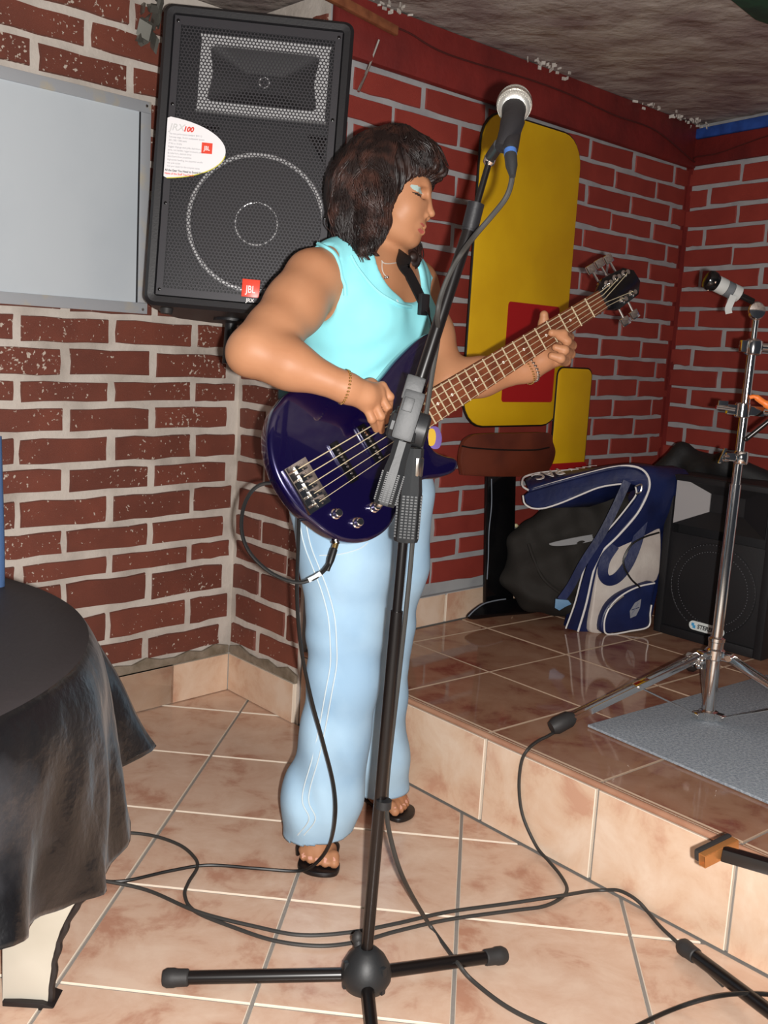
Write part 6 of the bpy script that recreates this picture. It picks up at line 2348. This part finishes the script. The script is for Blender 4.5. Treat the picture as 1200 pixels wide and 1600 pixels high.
b = B(); b.lathe(t_c, ca, [(0.016, -0.020), (0.021, -0.016), (0.023, 0.0), (0.021, 0.014), (0.012, 0.020)], 18)
b.box(t_c - xa * 0.020, (0.024, 0.022, 0.028), [xa, np.cross(ca, xa), ca], 0.004)
b.tube([t_c + xa * 0.015, t_c + xa * 0.12], 0.011, 12)
obj('top_clamp', b, 'chrome', cst)
b = B(); b.ball(W(1182, 486, cy + 0.018), (0.020, 0.018, 0.023), 18)
b.lathe(W(1182, 486, cy - 0.004), -fw, [(0.017, -0.006), (0.019, 0.0), (0.019, 0.008), (0.010, 0.010)], 16)
obj('tilter', b, 'chrome', cst)
# boom end with taped grip
g0, g1 = W(1106, 436, cy + 0.000), W(1170, 468, cy + 0.014)
gd = unit(g1 - g0); gl_ = np.linalg.norm(g1 - g0)
b = B(); b.tube([g0 + gd * gl_ * 0.75, g1 + gd * 0.012], 0.0075, 12)
arm = obj('boom_arm', b, 'black_tube', cst)
b = B(); b.lathe(g0, gd, [(0.012, -0.006), (0.021, -0.002), (0.024, 0.006), (0.023, 0.016), (0.019, 0.022), (0.018, 0.085), (0.012, 0.092)], 18)
obj('boom_end', b, 'black_gloss', arm)
M['tape_grey'] = new_mat('tape_grey', '#a5a6a4', 0.6)
M['tape_dark'] = new_mat('tape_dark', '#55585c', 0.6)
b = B(); b.lathe(g0, gd, [(0.0192, 0.024), (0.0196, 0.027), (0.0196, 0.046), (0.0192, 0.048)], 18)
obj('tape', b, 'tape_grey', arm)
b = B(); b.lathe(g0, gd, [(0.0191, 0.049), (0.0191, 0.066)], 18)
obj('tape', b, 'tape_dark', arm)
b = B(); b.lathe(g0, gd, [(0.0194, 0.067), (0.0194, 0.086)], 18)
obj('tape', b, 'tape_grey', arm)
ribbon([W(1146, 462, cy - 0.014), W(1142, 472, cy - 0.016), W(1138, 482, cy - 0.016), W(1139, 490, cy - 0.016)], 0.016, 0.001, 'tape_tail', 'tape_grey', arm)
b = B()
for a_ in (0.2, 1.6, 2.8):
    o_ = (unit(np.cross(gd, Z)) * math.cos(a_) + np.cross(gd, unit(np.cross(gd, Z))) * math.sin(a_)) * 0.022
    b.ball(g0 + gd * 0.012 + o_ - fw * 0.002, 0.0032, 8)
o = obj('rivet', b, 'chrome', arm); o['kind'] = 'stuff'

# orange stick resting in the ring clamp
M['orange'] = new_mat('orange', '#e8782c', 0.45)
b = B(); b.tube(spline([W(1171, 621, cy - 0.014), W(1180, 620, cy - 0.016), W(1192, 628, cy - 0.018), W(1206, 636, cy - 0.02), W(1235, 648, cy - 0.02)], 5), [0.0050] * 6 + [0.0075] * 6 + [0.0095] * 9, 12)
tag(obj('drumstick', b, 'orange'), 'orange stick lying in the chrome stand clamp at the right edge', 'stick')

# ================================================================== INSTRUMENT STAND IN THE BOTTOM RIGHT CORNER
M['copper'] = new_mat('copper', '#c98a52', 0.35, metal=0.6)
hub2 = FZ(1252, 1618, 0.035)
ist = thing('instrument_stand', 'black low stand with copper coloured crosspiece in the bottom right corner', 'stand', A_([hub2[0], hub2[1], 0]))
e = FZ(1074, 1484, 0.0165)
d_ = unit(e - hub2)
b = B(); b.tube([hub2, e], 0.0125, 14)
lg = obj('leg', b, 'black_tube', ist)
b = B(); b.lathe(e - d_ * 0.026, d_, [(0.0128, 0), (0.0148, 0.002), (0.0152, 0.020), (0.0165, 0.026), (0.0165, 0.038), (0.013, 0.044)], 16)
obj('rubber_foot', b, 'rubber', lg)
for th in (-75, 45):
    b = B(); e_ = A_([hub2[0], hub2[1], 0.0165]) + ang(math.radians(th)) * 0.24
    d2 = unit(e_ - hub2)
    b.tube([hub2, e_], 0.0125, 12); b2 = obj('leg', b, 'black_tube', ist)
    b = B(); b.lathe(e_ - d2 * 0.026, d2, [(0.0128, 0), (0.0152, 0.004), (0.0165, 0.026), (0.0165, 0.038), (0.013, 0.044)], 14)
    obj('rubber_foot', b, 'rubber', b2)
b = B(); b.lathe(A_([hub2[0], hub2[1], 0.012]), Z, [(0.03, 0), (0.042, 0.006), (0.042, 0.035), (0.02, 0.05)], 20)
obj('hub', b, 'grey_plastic', ist)
tip_ = W(1128, 1333, hub2[1] + 0.06)
pz = tip_[2] - 0.01
pt = A_([hub2[0], hub2[1], pz])
b = B(); b.tube([A_([hub2[0], hub2[1], 0.05]), A_([hub2[0], hub2[1], pz + 0.03])], 0.012, 14)
obj('post', b, 'black_tube', ist)
ad = unit(tip_ - pt)
sd = unit(np.cross(ad, Z)); ud = np.cross(sd, ad)
b = B(); b.box((tip_ + pt) / 2, (np.linalg.norm(tip_ - pt), 0.020, 0.022), [ad, sd, ud], 0.003)
ar_ = obj('arm', b, 'black_tube', ist)
c0, c1 = W(1097, 1345, hub2[1] + 0.045), W(1149, 1319, hub2[1] + 0.085)
cdv = unit(c1 - c0); cn = unit(np.cross(cdv, Z)); cn = cn if cn @ (CAM - c0) > 0 else -cn; cup = np.cross(cn, cdv)
if cup[2] < 0:
    cup = -cup
b = B()
hw_, hh_, tt = 0.0065, 0.0105, 0.0018
for o_, s_ in ((cn * hw_, (np.linalg.norm(c1 - c0), tt, 2 * hh_)), (-cn * hw_, (np.linalg.norm(c1 - c0), tt, 2 * hh_)), (cup * hh_, (np.linalg.norm(c1 - c0), 2 * hw_, tt)), (-cup * hh_, (np.linalg.norm(c1 - c0), 2 * hw_, tt))):
    b.box((c0 + c1) / 2 + o_, s_, [cdv, cn, cup], 0.0005)
cr_ = obj('crosspiece', b, 'copper', ar_); cr_['label'] = 'copper coloured hollow crosspiece'
b = B(); b.box((c0 + c1) / 2 - cn * 0.012 + cup * 0.004, (np.linalg.norm(c1 - c0) * 1.02, 0.010, 0.020), [cdv, cn, cup], 0.004)
obj('rubber_pad', b, 'rubber', ar_)
